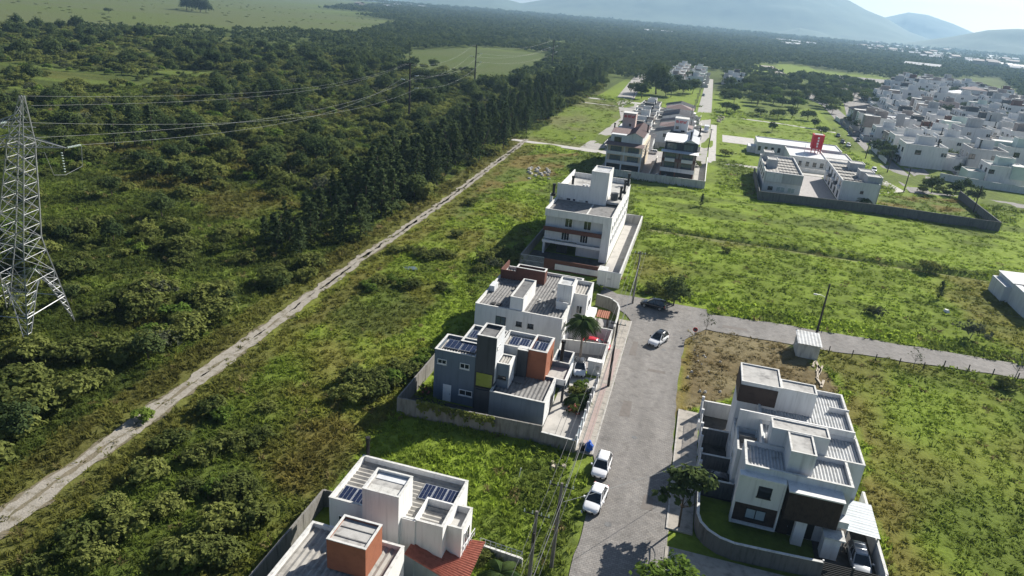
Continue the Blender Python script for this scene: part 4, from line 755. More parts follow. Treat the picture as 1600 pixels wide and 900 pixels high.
# ---------------------------------------------------------------- white apartment block
T = thing('apartment_block', 'white apartment block with a tall stair tower and a brown balcony band', 'building', (-20, 145, 0))
blk(T, -26.7, -13.4, 129.9, 160.5, 7.9, 9.3, 'white_wall', .65, .2, 'slab', 'grey_sheet'); box(T, 'wall', -15.0, -13.4, 129.92, 160.48, 0, 7.898, 'white_wall'); box(T, 'wall', -26.68, -15.002, 131.3, 160.46, 2.8, 7.896, 'pale_wall'); box(T, 'wall', -20, -15.003, 131.6, 160, 0, 2.79, 'pale_wall')
box(T, 'column', -26.6, -26.2, 130.0, 130.4, 0, 2.5, 'pale_wall'); box(T, 'wall', -26.69, -26.3, 131.2, 160.4, 0, 2.78, 'grey_wall'); box(T, 'balcony_band', -26.75, -15.004, 129.85, 130.05, 4.9, 5.75, 'brown_wall'); box(T, 'balcony_band', -26.75, -15.005, 129.84, 130.04, 2.4, 2.9, 'white_wall')
box(T, 'balcony_floor', -26.7, -15.006, 130.06, 131.29, 4.9, 5.1, 'pale_wall'); box(T, 'balcony_floor', -26.7, -15.007, 130.06, 131.31, 2.4, 2.6, 'pale_wall'); rail(T, [(-26.6, 129.95, 2.9), (-15.1, 129.95, 2.9)], .55, 1.2); box(T, 'garage_opening', -24, -21.8, 131.5, 131.59, .1, 2.4, 'dark_frame')
for x in (-22.0, -18.2):
    win(T, '-y', 131.3, x, 6.7, 1.5, 1.9, n=2); win(T, '-y', 131.3, x-.4, 3.9, 1.6, 2.0, n=3)
    rail(T, [(x-1.4, 129.9, 5.76), (x+1.5, 129.9, 5.76)], .4, .5)
for k in range(9): win(T, '+x', -13.4, 132.5+k*3.2, 6.6, 1.3, 1.2); win(T, '+x', -13.4, 132.5+k*3.2, 3.9, 1.3, 1.2)
box(T, 'ridge', -18.85, -18.6, 130.2, 139.9, 8.66, 8.85, 'coping'); MB().box(-26.9, -16.4, 141.0, 141.2, 8.3, 12.0).box(-26.9, -26.7, 141.2, 160.3, 9.37, 11.2).box(-26.69, -13.6, 160.1, 160.3, 9.37, 10.6).build('terrace_wall', 'white_wall', T)
box(T, 'coping', -26.95, -20, 140.95, 141.25, 12.004, 12.06, 'coping'); blk(T, -20.0, -16.3, 140.9, 147.3, 8.6, 15.5, 'white_wall', .25, .2, 'slab', 'light_sheet', name='stair_tower'); box(T, 'terrace_floor', -26.6, -13.7, 141.3, 160, 9.0, 9.5, 'slab'); box(T, 'parapet', -27.3, -26.75, 136.2, 136.5, 8.6, 10.8, 'white_wall'); rail(T, [(-24, 156, 9.5), (-21, 156, 9.5)], 1.0)
for x, y, z0, z1 in ((-26.6, 136.0, 10.6, 13.0), (-24.0, 142.6, 11.2, 13.6), (-13.9, 145.0, 9.4, 12.2), (-13.8, 151, 9.4, 12.4), (-13.9, 159, 9.4, 12.2)): flue(T, x, y, z0, z1, .26)
for k in range(5): box(T, 'terrace_chair', -23+k*.8, -22.5+k*.8, 150, 150.6, 9.52, 10.3, 'pale_wall')
for k in range(7): x = -26+k*1.35; box(T, 'roof_patch', x, x+.5+.3*(k % 2), 140.93, 140.99, 8.75, 9.1, 'solar_cell' if k % 3 else 'coping')
MB().tube([(-15, 143.6, 9.5), (-15, 143.6, 11.0)], .8, 10).build('water_tank', 'charcoal_wall', T); wallrun('boundary_wall', 'long white wall on the right of the apartment drive', [(-9.6, 118), (-9.7, 161.6), (-13.3, 161.4)], 2.0, .25, 'weathered_wall', 'coping'); wallrun('boundary_wall', 'grey wall on the left side of the apartment block', [(-28.9, 121.5), (-28.8, 160)], 2.0, .2, 'block_wall', None)
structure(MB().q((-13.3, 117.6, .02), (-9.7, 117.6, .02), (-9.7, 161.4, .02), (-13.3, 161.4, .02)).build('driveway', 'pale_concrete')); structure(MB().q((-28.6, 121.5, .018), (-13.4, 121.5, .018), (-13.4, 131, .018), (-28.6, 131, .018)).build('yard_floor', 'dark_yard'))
T = thing('sliding_gate', 'white sheet metal gate across the apartment drive', 'gate', (-11.2, 117.4, 0))
for k in range(8): box(T, 'gate_panel', -13.1+k*.49, -12.63+k*.49, 117.3, 117.38, .1, 2.9, 'white_wall')
box(T, 'gate_frame', -13.2, -9.1, 117.39, 117.47, 2.8, 3.0, 'rail'); box(T, 'nameplate', -11.6, -10.9, 117.24, 117.3, 1.5, 1.8, 'coping'); T = thing('gatehouse', 'small white gatehouse box beside the apartment gate', 'shed', (-12.6, 119.5, 0)); box(T, 'wall', -13.4, -11.9, 118, 120.6, 0, 2.6, 'white_wall'); box(T, 'roof', -13.5, -11.8, 117.9, 120.7, 2.602, 2.72, 'coping')
T = thing('front_fence', 'brown and white front wall of the apartment block', 'wall', (-19, 121.2, 0)); box(T, 'brown_panel', -24.2, -13.5, 121.3, 121.5, 0, 2.1, 'brown_wall'); box(T, 'white_panel', -22, -13.52, 121.1, 121.29, .3, 1.35, 'banner')
for k in range(5): box(T, 'white_post', -21.9+k*2.05, -21.75+k*2.05, 121.0, 121.09, .3, 1.4, 'white_wall')
T = thing('metal_fence', 'pale see through metal fence left of the brown front wall', 'fence', (-26.5, 121, 0)); rail(T, [(-28.7, 121.2, 0), (-24.3, 121.4, 0)], 2.2, .22)

# ---------------------------------------------------------------- right duplex
T = thing('duplex_house', 'white duplex with two roof towers and ribbed roofs right of the street', 'house', (15, 69, 0))
blk(T, 11.5, 21.2, 64.2, 69.1, 0, 6.95, 'pale_wall', .45, .16, 'corr', 'light_sheet', pitch=.32); blk(T, 11.5, 21.15, 69.15, 78.4, 0, 7.0, 'pale_wall', .45, .16, 'corr', 'light_sheet', pitch=.32)
blk(T, 9.75, 19.5, 60.0, 64.4, 0, 6.9, 'pale_wall', .4, .18, 'corr', 'light_sheet', pitch=.32); box(T, 'party_wall', 9.3, 20.9, 68.95, 69.14, 0, 7.7, 'white_wall'); box(T, 'parapet', 19.2, 21.3, 74.5, 74.62, 6.4, 7.2, 'white_wall')
for q in ((12.1, 17.55, 64.45, 66.5, 8.9), (13.6, 15.9, 60.9, 64.44, 8.85)): blk(T, *q[:4], 6.5, q[4], 'pale_wall', .08, .12, 'slab', 'slab', name='roof_tower')
for q in ((9.25, 13.5, 72.3, 76.9, 9.4), (13.52, 17.2, 72.5, 74.7, 9.35)): blk(T, *q[:4], 0 if q[0] < 10 else 6.5, q[4], 'pale_wall', .08, .12, 'slab', 'slab', name='roof_tower')
box(T, 'dark_band', 9.22, 13.2, 72.22, 72.29, 6.9, 9.0, 'wood_wall'); box(T, 'dark_band', 9.16, 9.24, 72.3, 76.8, 6.9, 9.0, 'wood_wall'); blk(T, 9.35, 11.48, 64.42, 68.9, 0, 5.6, 'white_wall', .5, .14, 'slab', 'yard_tile', name='terrace_wall'); blk(T, 9.3, 11.48, 69.2, 72.2, 0, 4.6, 'pale_wall', .5, .14, 'slab', 'yard_tile', name='terrace_wall'); box(T, 'terrace_screen', 9.55, 11.3, 66.6, 66.7, 4.9, 6.0, 'dark_wall')
MB().box(9.35, 13.65, 59.1, 60.02, 6.05, 6.25).box(9.35, 9.5, 59.1, 60.02, .6, 6.048).box(13.5, 13.65, 59.1, 60.02, .6, 6.048).box(9.501, 13.499, 59.1, 60.02, .6, .8).build('bay_frame', 'white_wall', T); box(T, 'bay_wall', 9.502, 13.498, 59.25, 60.01, 3.0, 6.046, 'white_wall'); box(T, 'bay_panel', 9.503, 13.497, 59.4, 60.015, .802, 2.99, 'wood_wall')
win(T, '-y', 59.25, 11.9, 4.75, 1.25, 1.2, 'dark_frame', 'glass', 1, .05); win(T, '-y', 59.4, 11.6, 1.9, 1.9, 1.2, 'dark_frame', 'pale_glass', 2)
MB().box(13.9, 18.65, 58.5, 60.01, 2.9, 6.0).build('dark_bay', 'wood_wall', T)
for k in range(24): box(T, 'slat', 13.95+k*.195, 14.1+k*.195, 58.44, 58.498, 2.95, 5.95, 'wood_wall')
box(T, 'bay_ledge', 13.8, 18.75, 58.35, 60.02, 6.01, 6.15, 'white_wall'); box(T, 'entrance_recess', 13.8, 17.2, 59.9, 59.99, .1, 2.8, 'dark_frame'); box(T, 'pillar', 15.2, 16.2, 58.7, 59.3, 0, 2.88, 'white_wall'); box(T, 'side_wall', 17.75, 19.2, 57.8, 59.0, 0, 2.4, 'white_wall'); box(T, 'side_roof', 17.6, 19.5, 57.6, 59.2, 2.405, 2.55, 'coping'); box(T, 'planter', 18.66, 19.7, 58.9, 59.98, 3.0, 3.7, 'white_wall')
door(T, '-y', 59.9, 14.5, .1, .9, 2.2, 'wood_wall'); win(T, '+x', 21.2, 66.5, 4.6, 1.4, 1.1); win(T, '+x', 19.5, 62, 2.0, 1.0, .6, 'dark_frame'); win(T, '-x', 9.35, 67, 3.2, 1.2, 1.2); win(T, '-x', 9.3, 71, 2.6, 1.2, 1.2)
T = thing('carport', 'sloping pale metal carport roof beside the duplex', 'carport', (21.2, 61.6, 0))
for k in range(6): MB().sheet((19.75, 59.2+k*.8, 2.7+k*.04), (19.75, 59.97+k*.8, 2.74+k*.04), (22.75, 59.97+k*.8, 2.62+k*.04), (22.75, 59.2+k*.8, 2.58+k*.04), .4, .012).build('roof_sheet', 'metal_sheet', T)
for x, y in ((22.6, 59.4), (22.6, 63.8), (19.9, 59.4)): box(T, 'post', x-.06, x+.06, y-.06, y+.06, 0, 2.6, 'steel')
wallrun('boundary_wall', 'curved grey front wall round the duplex garden', [(6.2, 63.0), (6.2, 57.6), (6.5, 56.5), (7.2, 55.6), (8.3, 54.9), (9.6, 54.6), (13, 54.75), (17.3, 55.0)], 1.8, .2, 'dark_wall', 'coping'); wallrun('boundary_wall', 'pale wall along the field on the right of the duplex', [(22.75, 55.4), (22.9, 67.5)], 1.8, .18, 'pale_wall', 'coping')
for y, lab in ((63.25, 'grey dividing wall between the duplex garden and its car bay'), (67.75, 'grey dividing wall beyond the parked car in the duplex bay'), (73.1, 'grey dividing wall between the two dark duplex yards'), (79.5, 'grey wall at the far end of the duplex yards')): wallrun('dividing_wall', lab, [(6.3, y), (9.6 if y < 75 else 10.6, y+.15)], 2.0, .18, 'grey_wall' if y > 75 else 'dark_wall', 'coping', 'dividing walls of the duplex yards')
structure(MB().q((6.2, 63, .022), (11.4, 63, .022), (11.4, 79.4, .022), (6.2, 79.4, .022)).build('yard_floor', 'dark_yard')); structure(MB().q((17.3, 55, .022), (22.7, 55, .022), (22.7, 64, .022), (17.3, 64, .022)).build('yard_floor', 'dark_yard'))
T = thing('yard_gates', 'tall white barred gates with square posts along the duplex pavement', 'gate', (6.1, 71, 0))
for y in (63.3, 65.4, 67.7, 70.3, 73.1, 76.2, 79.3): box(T, 'gate_post', 5.98, 6.3, y-.16, y+.16, 0, 2.7, 'pale_wall')
for a, b_ in ((65.6, 67.5), (70.5, 72.9), (73.3, 76), (76.4, 79.1)): rail(T, [(6.12, a, .1), (6.12, b_, .1)], 2.2, .16, 'rail', 'gate_leaf')
box(T, 'meter_box', 5.75, 5.97, 74.6, 75.6, .6, 1.7, 'white_wall'); T = thing('slat_gate', 'dark horizontal slat gate at the bottom right corner of the duplex', 'gate', (20, 55.2, 0))
for k in range(8): box(T, 'slat', 17.5, 22.6, 55.15, 55.2, .15+k*.2, .3+k*.2, 'dark_frame')
for x in (17.4, 20, 22.65): box(T, 'gate_post', x-.07, x+.07, 55.21, 55.33, 0, 1.85, 'steel')

# ---------------------------------------------------------------- hut, right edge shed, red and white sign
T = thing('site_hut', 'small grey site hut with a pale lean to roof on the dry lot', 'hut', (21.3, 104, 0)); MB().box(19.8, 22.9, 102.4, 106.2, 0, 2.35).build('wall', 'weathered_wall', T); MB().sheet((19.6, 102.1, 2.4), (23.1, 102.1, 2.4), (23.1, 106.5, 2.75), (19.6, 106.5, 2.75), .5, .02).build('roof', 'light_sheet', T); win(T, '-x', 19.8, 104.2, 1.6, .5, .5, 'rail', 'glass', 1); door(T, '-y', 102.4, 22.2, 0, .8, 1.9, 'weathered_wall')
for k in range(6): box(T, 'wall_board', 19.78+k*.52, 19.8+k*.52, 102.36, 102.4, .05, 2.3, 'grey_wall')
for k in range(9):
    a = 22.2+random.random()*1.2; b_ = 94+random.random()*7; w_ = .15+.2*random.random(); t_ = thing('plank', 'pale loose plank lying on the dry lot below the hut', 'plank', (a, b_, 0), 'loose planks below the hut', random.uniform(-.3, .3), False); MB().box(-w_/2, w_/2, -1.2, 1.2, 0.05, .18).box(-w_/2-.02, w_/2+.02, -1.0, -.9, .0, .05).build('board', 'wood_plank', t_)
T = thing('warehouse', 'white shed with a ribbed pale roof at the right edge of the field', 'building', (73, 145, 0)); box(T, 'wall', 63.0, 86, 137, 153.2, 0, 4.0, 'pale_wall'); MB().sheet((62.8, 145.5, 4.05), (62.8, 153.5, 4.05), (86.3, 153.5, 4.9), (86.3, 145.5, 4.9), .5, .05).build('roof', 'white_sheet', T); MB().sheet((64.2, 136.8, 4.02), (64.2, 145.4, 4.02), (86.3, 145.4, 5.4), (86.3, 136.8, 5.4), .5, .05).build('roof', 'grey_sheet', T); box(T, 'lower_wall', 61.8, 62.99, 146, 152.8, 0, 3.1, 'pale_wall')

# ---------------------------------------------------------------- two apartment buildings beyond the field
def floors(T, x0, x1, y0, y1, fl, wall, side):
    """storeys with recessed balconies towards -y"""
    z = 0
    for k, (h_, kind) in enumerate(fl):
        box(T, 'wall', x0, x1, y0+(1.3 if kind != 'solid' else 0)+k*.002, y1-k*.002, z, z+h_-.004, side)
        if kind == 'balcony':
            box(T, 'balcony_floor', x0-.01, x1+.01, y0, y0+1.298, z, z+.2, wall); box(T, 'balcony_front', x0-.012, x1+.012, y0-.06, y0+.06, z+.201, z+.95, wall)
            w = (x1-x0)/2
            for j in range(2): win(T, '-y', y0+1.3+k*.002, x0+w*(j+.5), z+1.45, w*.62, 1.7, 'dark_frame', 'blue_glass', 3)
            for xx in (x0+.15, (x0+x1)/2, x1-.15): box(T, 'column', xx-.14, xx+.14, y0+.061, y0+.3, z+.202, z+h_-.01, wall)
        elif kind == 'open':
            for xx in (x0+.25, x0+(x1-x0)*.45, x1-.25): box(T, 'column', xx-.2, xx+.2, y0, y0+.4, z, z+h_-.01, wall)
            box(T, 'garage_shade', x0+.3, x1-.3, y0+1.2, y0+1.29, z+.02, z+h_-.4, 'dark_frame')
        n = int((y1-y0-4)/4)
        for j in range(n):
            if kind != 'open': win(T, '+x', x1, y0+4+j*4, z+1.5, 1.4, 1.1); win(T, '-x', x0, y0+4+j*4, z+1.5, 1.4, 1.1)
        z += h_
    return z
T = thing('apartment_building', 'pale apartment building with plum tiled roofs and a square tower with red lettering', 'building', (-21.5, 225, 0))
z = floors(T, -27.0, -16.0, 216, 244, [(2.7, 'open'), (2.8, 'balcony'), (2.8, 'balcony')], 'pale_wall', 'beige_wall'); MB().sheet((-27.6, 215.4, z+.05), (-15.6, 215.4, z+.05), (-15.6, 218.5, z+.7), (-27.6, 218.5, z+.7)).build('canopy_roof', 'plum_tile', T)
box(T, 'penthouse_wall', -26.4, -16.6, 218.6, 243, z, z+2.9, 'pale_wall'); win(T, '-y', 218.6, -24.2, z+1.2, 2.2, 2.0, 'dark_frame', 'glass', 2); gable(T, -21.5, -16.6, 218.6, 243, z+2.9, 1.1, 'plum_tile', 'y', .4, 'pale_wall'); gable(T, -26.4, -21.5, 221, 232, z+2.9, 1.0, 'plum_tile', 'x', .4, 'pale_wall')
box(T, 'tower', -25.2, -21.0, 234, 238.5, z, z+7.6, 'pink_wall'); box(T, 'tower_cap', -25.3, -20.9, 233.9, 238.6, z+7.605, z+7.75, 'coping'); win(T, '-y', 234, -22.6, z+3.9, 1.0, 1.2, n=1)
def lettering(T, f, pos, a0, n, w, h_, z0, mat='sign_red'):
    """a line of raised red characters, too far off to read one by one"""
    for k in range(n):
        a = a0+k*w*1.25; m = MB(); facebox(m, f, pos, a, a+w*.28, z0, z0+h_, .0, .06)
        if k % 3 != 1: facebox(m, f, pos, a+w*.281, a+w, z0+h_*.75, z0+h_, .0, .06)
        if k % 2 == 0: facebox(m, f, pos, a+w*.7, a+w*.999, z0, z0+h_*.749, .0, .06)
        facebox(m, f, pos, a+w*.282, a+w*.699, z0+h_*.3, z0+h_*.52, .0, .055); m.build('letter', mat, T)
lettering(T, '-y', 234, -24.8, 6, .48, .85, z+6.2)
for x, y in ((-26.6, 226), (-16.4, 231)): flue(T, x, y, z+2.6, z+5.2, .22)
T = thing('apartment_building', 'dark fronted apartment building with white roofs and a square tower with red lettering', 'building', (-5, 225, 0))
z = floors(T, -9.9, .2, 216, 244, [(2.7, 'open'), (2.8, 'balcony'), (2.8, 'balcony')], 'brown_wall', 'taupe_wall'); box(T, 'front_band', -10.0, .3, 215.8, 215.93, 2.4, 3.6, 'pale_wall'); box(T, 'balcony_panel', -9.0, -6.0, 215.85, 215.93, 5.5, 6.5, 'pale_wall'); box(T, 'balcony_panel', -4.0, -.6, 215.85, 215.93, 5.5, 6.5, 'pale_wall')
MB().sheet((-10.4, 215.2, z+.05), (.8, 215.2, z+.05), (.8, 218.2, z+.35), (-10.4, 218.2, z+.35)).build('canopy_roof', 'white_sheet', T); box(T, 'penthouse_wall', -9.6, .0, 219, 243, z, z+2.9, 'charcoal_wall'); win(T, '-y', 219, -7.5, z+1.3, 3, 1.9, 'dark_frame', 'blue_glass', 3); win(T, '-y', 219, -2.5, z+1.3, 3, 1.9, 'dark_frame', 'blue_glass', 3)
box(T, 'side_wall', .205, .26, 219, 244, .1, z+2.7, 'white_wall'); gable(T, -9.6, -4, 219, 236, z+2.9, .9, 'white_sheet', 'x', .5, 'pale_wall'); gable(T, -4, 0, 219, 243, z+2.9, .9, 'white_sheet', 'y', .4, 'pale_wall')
box(T, 'tower', -8.6, -4.2, 240, 244.5, z, z+7.0, 'pale_wall'); box(T, 'tower_cap', -8.7, -4.1, 239.9, 244.6, z+7.005, z+7.15, 'coping'); lettering(T, '-y', 240, -8.2, 6, .48, .85, z+5.6); win(T, '-y', 240, -7.6, z+4.2, 1.0, .7, 'dark_frame', 'glass', 1); win(T, '-y', 240, -5.6, z+2.6, 1.2, 1.6, 'dark_frame', 'glass', 1)
for x, y in ((-2.4, 221), (.0, 233)): flue(T, x, y, z+3.2, z+6, .22)
wallrun('boundary_wall', 'long pale wall in front of the two apartment buildings', [(-29, 209.3), (3.9, 209.6), (4.0, 250)], 2.2, .25, 'weathered_wall', 'coping'); wallrun('dividing_wall', 'low pale wall between the two apartment buildings', [(-12.8, 210), (-12.6, 244)], 1.6, .2, 'weathered_wall', 'coping')
structure(MB().q((-28.8, 209.5, .02), (.4, 209.5, .02), (.4, 262, .02), (-28.8, 262, .02)).build('yard_paving', 'yard_tile'))

# ---------------------------------------------------------------- townhouse pair, school
T = thing('townhouses', 'grey townhouse pair with two roof boxes, left one behind the dark wall', 'building', (26, 230, 0))
blk(T, 20.6, 31.3, 216.2, 246, 0, 6.3, 'pale_wall', .6, .2, 'corr', 'cement_sheet', pitch=1.0); box(T, 'upper_front', 20.9, 31.32, 215.7, 216.19, 3.4, 6.32, 'grey_wall'); box(T, 'upper_front', 21.0, 25.5, 215.6, 215.698, 3.5, 6.2, 'pale_wall')
win(T, '-y', 216.2, 22.9, 1.5, 1.4, 1.0, 'dark_frame'); win(T, '-y', 216.2, 25.8, 1.5, 2.4, 1.5, 'window_frame', 'pale_glass', 2); win(T, '-y', 216.2, 28.8, 1.5, 2.0, 1.5, 'window_frame', 'pale_glass', 2)
for q in ((21.6, 24.6, 226, 231), (21.2, 24.2, 239, 244)): blk(T, *q, 5.6, 8.2, 'grey_wall', .1, .15, 'slab', 'slab', name='roof_box')
for k in range(4): win(T, '+x', 31.3, 220+k*6, 4.8, 1.6, 1.2, 'dark_frame'); win(T, '-x', 20.6, 220+k*6, 4.4, 1.6, 1.6, 'dark_frame'); win(T, '+x', 31.3, 221+k*6, 1.5, 1.8, 1.6, 'dark_frame')
for k in range(5): box(T, 'roof_rib', 25, 31.05, 221+k*4.6, 221.25+k*4.6, 5.72, 5.9, 'dark_slab')
T = thing('townhouses', 'pair of grey townhouses with three roof boxes, on the right beside the street', 'building', (47, 232, 0))
blk(T, 42.4, 52.5, 218, 250, 0, 6.2, 'pale_wall', .5, .2, 'corr', 'cement_sheet', pitch=1.0); win(T, '-y', 218, 48.2, 3.4, .9, .8, 'dark_frame', 'glass', 1); box(T, 'plinth', 42.6, 51, 217.9, 217.99, 0, .5, 'dark_wall')
for q in ((49.2, 53.3, 220, 224.5), (48.4, 52.4, 227, 232), (47.6, 52.0, 240, 245)): blk(T, *q, 0 if q[1] > 52.5 else 5.6, 7.9, 'grey_wall', .1, .15, 'slab', 'slab', name='roof_box')
for k in range(5): win(T, '-x', 42.4, 220.5+k*5.6, 4.7, 2.0, 1.6, 'dark_frame', 'glass', 2); box(T, 'balcony', 41.6, 42.39, 219.5+k*5.6, 222+k*5.6, 3.2, 4.0, 'charcoal_wall' if k % 2 else 'rail'); win(T, '-x', 42.4, 221.5+k*5.6, 1.5, 2.2, 1.8, 'dark_frame', 'glass', 2)
for k in range(5): box(T, 'roof_rib', 42.7, 48, 222+k*5.2, 222.3+k*5.2, 5.72, 5.95, 'dark_slab')
wallrun('boundary_wall', 'long dark block wall along the edge of the bright field', [(19.3, 240), (19.2, 205.2), (52, 208.5), (81.3, 207.2), (82.5, 246)], 2.5, .25, 'dark_wall', None); structure(MB().q((31.5, 209, .02), (42.2, 209, .02), (42.2, 252, .02), (31.5, 252, .02)).build('yard_paving', 'yard_tile')); structure(MB().q((52.5, 232, .022), (67, 246, .022), (64, 262, .022), (52.5, 255, .022)).build('pavement', 'pale_concrete'))
T = thing('school', 'long low white school with a red water tower', 'building', (37, 285, 0))
blk(T, 21.8, 52.5, 284, 299.5, 0, 4.5, 'white_wall', .25, .25, 'slab', 'white_sheet'); blk(T, 32.0, 44.6, 263.5, 283.8, 0, 4.2, 'white_wall', .3, .25, 'slab', 'white_sheet'); blk(T, 44.8, 54, 270, 283.9, 0, 3.9, 'white_wall', .3, .25, 'slab', 'light_sheet'); box(T, 'red_fascia', 44.9, 55.2, 263, 270.2, 2.7, 3.7, 'red_wall'); box(T, 'red_canopy_top', 44.7, 55.4, 262.8, 270.4, 3.705, 3.8, 'slab')
for x in (46, 50, 54.8): box(T, 'column', x-.2, x+.2, 263.2, 263.6, 0, 2.69, 'white_wall')
box(T, 'red_tower', 40.3, 44.0, 276.5, 280.8, 5.6, 10.4, 'red_wall'); box(T, 'tower_rim', 40.2, 44.1, 276.4, 280.9, 10.405, 10.6, 'red_wall'); box(T, 'tower_tank', 40.7, 43.6, 276.9, 280.4, 10.61, 10.7, 'slab')
for x in (40.4, 41.7, 42.8, 43.6): box(T, 'tower_leg', x, x+.25, 276.6, 276.9, 4.0, 5.59, 'red_wall')
for k in range(4): box(T, 'tower_stripe', 41.9-.12*(k % 2), 42.4, 276.44, 276.49, 6.2+k*1.0, 6.9+k*1.0, 'white_wall')
for k in range(5): win(T, '-y', 263.5, 33.6+k*2.4, 2.0, 1.1, 1.5, 'dark_frame', 'glass', 1)
for k in range(4): win(T, '-y', 284, 23+k*2.4, 2.3, 1.0, 1.6, 'dark_frame', 'glass', 1)
box(T, 'porch', 18.8, 21.79, 285.5, 292, 0, 2.4, 'pale_wall'); box(T, 'flagpole', 36.2, 36.32, 262, 262.12, 0, 9, 'rail'); wallrun('school_fence', 'low white panelled wall in front of the school', [(32, 257.5), (46, 258.5)], 1.3, .2, 'white_wall', 'coping')

# ---------------------------------------------------------------- prototypes for the many houses
PROT = {}
def proto(kind, wall, wall2, roof, seed):
    """one two storey house, local origin at the middle of its lot: 9 x 13 m"""
    key = (kind, wall, wall2, roof, seed)
    if key in PROT: return PROT[key]
    r = random.Random(seed); T = thing('house', 'house', 'house', (0, 0, -500), None, world=False); w, d = 4.4+r.random()*.6, 5.6+r.random()*1.4; z = 6.1+r.random()*.6
    if kind == 'gable':
        box(T, 'wall', -w, w, -d, d, 0, z-.6, wall); gable(T, -w, w, -d, d, z-.6, 1.6, roof, 'y' if seed % 2 else 'x', .5, wall)
    elif kind == 'hip':
        box(T, 'wall', -w, w, -d, d, 0, z-.6, wall); p = (0, 0, z+1.2); e = [(-w-.5, -d-.5, z-.65), (w+.5, -d-.5, z-.65), (w+.5, d+.5, z-.65), (-w-.5, d+.5, z-.65)]
        for a, b_ in zip(e, e[1:]+e[:1]): MB().q(a, b_, p).build('roof', roof, T)
    else:
        blk(T, -w, w, -d, d*.55, 0, z, wall, .5, .18, 'corr', roof, pitch=.6); blk(T, -w*.92, w*.6, d*.56, d*1.25, 0, z*.55, wall2, .4, .18, 'slab', 'slab')
        blk(T, -w*.5, w*.25, -d*.5, d*.15, z-.6, z+2.0+r.random(), wall2, .2, .15, 'slab', 'slab', name='roof_box')
        if seed % 3 == 0: box(T, 'side_volume', w*.3, w*1.08, -d*1.15, -d*.3, 2.9, z+.5, wall2); box(T, 'coping', w*.3-.03, w*1.08+.03, -d*1.15-.03, -d*.3, z+.505, z+.58, 'coping')
        if seed % 2: flue(T, w*.7, d*.2, z-.3, z+2.3, .2)
    for f, p, L_ in (('-y', -d, w), ('+y', d*.55 if kind == 'flat' else d, w), ('-x', -w, d), ('+x', w, d)):
        for a in (-.5, .45):
            win(T, f, p, a*L_, 4.5, 1.5, 1.2, r.choice(('window_frame', 'dark_frame')), 'glass', 2)
            if f[1] == 'y': win(T, f, p, a*L_, 1.5, 1.7, 1.5, 'dark_frame', 'glass', 2)
    box(T, 'canopy', -w*.9, w*.2, -d-1.3, -d-.02, 2.6, 2.85, wall2); door(T, '-y', -d, 0, 0, .9, 2.1, 'wood_wall')
    box(T, 'yard_wall', -w-.9, -w-.75, -d-4, d+2, 0, 1.8, 'weathered_wall'); box(T, 'yard_wall', -w-.74, w+.6, -d-4, -d-3.85, 0, 1.5, wall2)
    PROT[key] = (T, list(T.children_recursive)); return PROT[key]
USED = set()
def place(pr, x, y, rz, label, group, s=1.0, cat='house', mx=1):
    T, kids = pr
    if 'proto' not in T.keys(): c = T; USED.add(T.name); T['proto'] = 1
    else:
        c = T.copy(); COL.objects.link(c); mp_ = {T: c}
        for k in kids: q = k.copy(); COL.objects.link(q); q.parent = mp_[k.parent]; mp_[k] = q
    c.location = (x, y, 0); c.rotation_euler.z = rz; c.scale = (s*mx, s, s*random.uniform(.92, 1.08)); tag(c, label, cat, group); return c
STY = [('flat', 'white_wall', 'pale_wall', 'light_sheet', 1, 'white house with a pale roof box'), ('flat', 'pale_wall', 'charcoal_wall', 'cement_sheet', 2, 'pale house with a charcoal roof box'), ('flat', 'white_wall', 'brown_wall', 'cement_sheet', 3, 'white house with a dark brown roof box'),
    ('flat', 'taupe_wall', 'white_wall', 'grey_sheet', 4, 'taupe house with a white roof box'), ('flat', 'pale_wall', 'grey_wall', 'grey_sheet', 5, 'pale house with a grey roof box'), ('flat', 'white_wall', 'mint_wall', 'light_sheet', 6, 'white house with a mint green roof box'), ('flat', 'grey_wall', 'pale_wall', 'grey_sheet', 7, 'grey flat roofed house'),
    ('gable', 'pale_wall', 'white_wall', 'slate_tile', 8, 'pale house with a slate gable roof'), ('gable', 'pink_wall', 'white_wall', 'terracotta', 9, 'pink house with a terracotta gable roof'), ('hip', 'pale_wall', 'white_wall', 'plum_tile', 10, 'pale house with a plum hipped roof'), ('hip', 'white_wall', 'white_wall', 'white_sheet', 11, 'white house with a white pyramid roof'), ('flat', 'white_wall', 'taupe_wall', 'white_sheet', 12, 'bright white house with a taupe roof box'), ('flat', 'pink_wall', 'taupe_wall', 'cement_sheet', 13, 'dusty pink flat roofed house')]
ORDN = ['first', 'second', 'third', 'fourth', 'fifth', 'sixth', 'seventh', 'eighth', 'ninth', 'tenth', 'eleventh', 'twelfth', 'thirteenth', 'fourteenth', 'fifteenth', 'sixteenth', 'seventeenth', 'eighteenth', 'nineteenth', 'twentieth']
def ordn(k): return ORDN[k] if k < 20 else 'number %d' % k
def ahead(x, y, m=8):
    a, b_ = proj(np.array([x], float), np.array([y], float), 2.0); return -m < a[0] < 1600+m*3
tp = wp([(1345, 214), (1356, 168), (1402, 128), (1545, 134), (1605, 176), (1680, 200), (1680, 320), (1540, 291), (1425, 268), (1372, 236)])
rows = [86, 104, 127, 145, 168, 186, 209, 227, 250, 268, 291, 309]
nh = 0
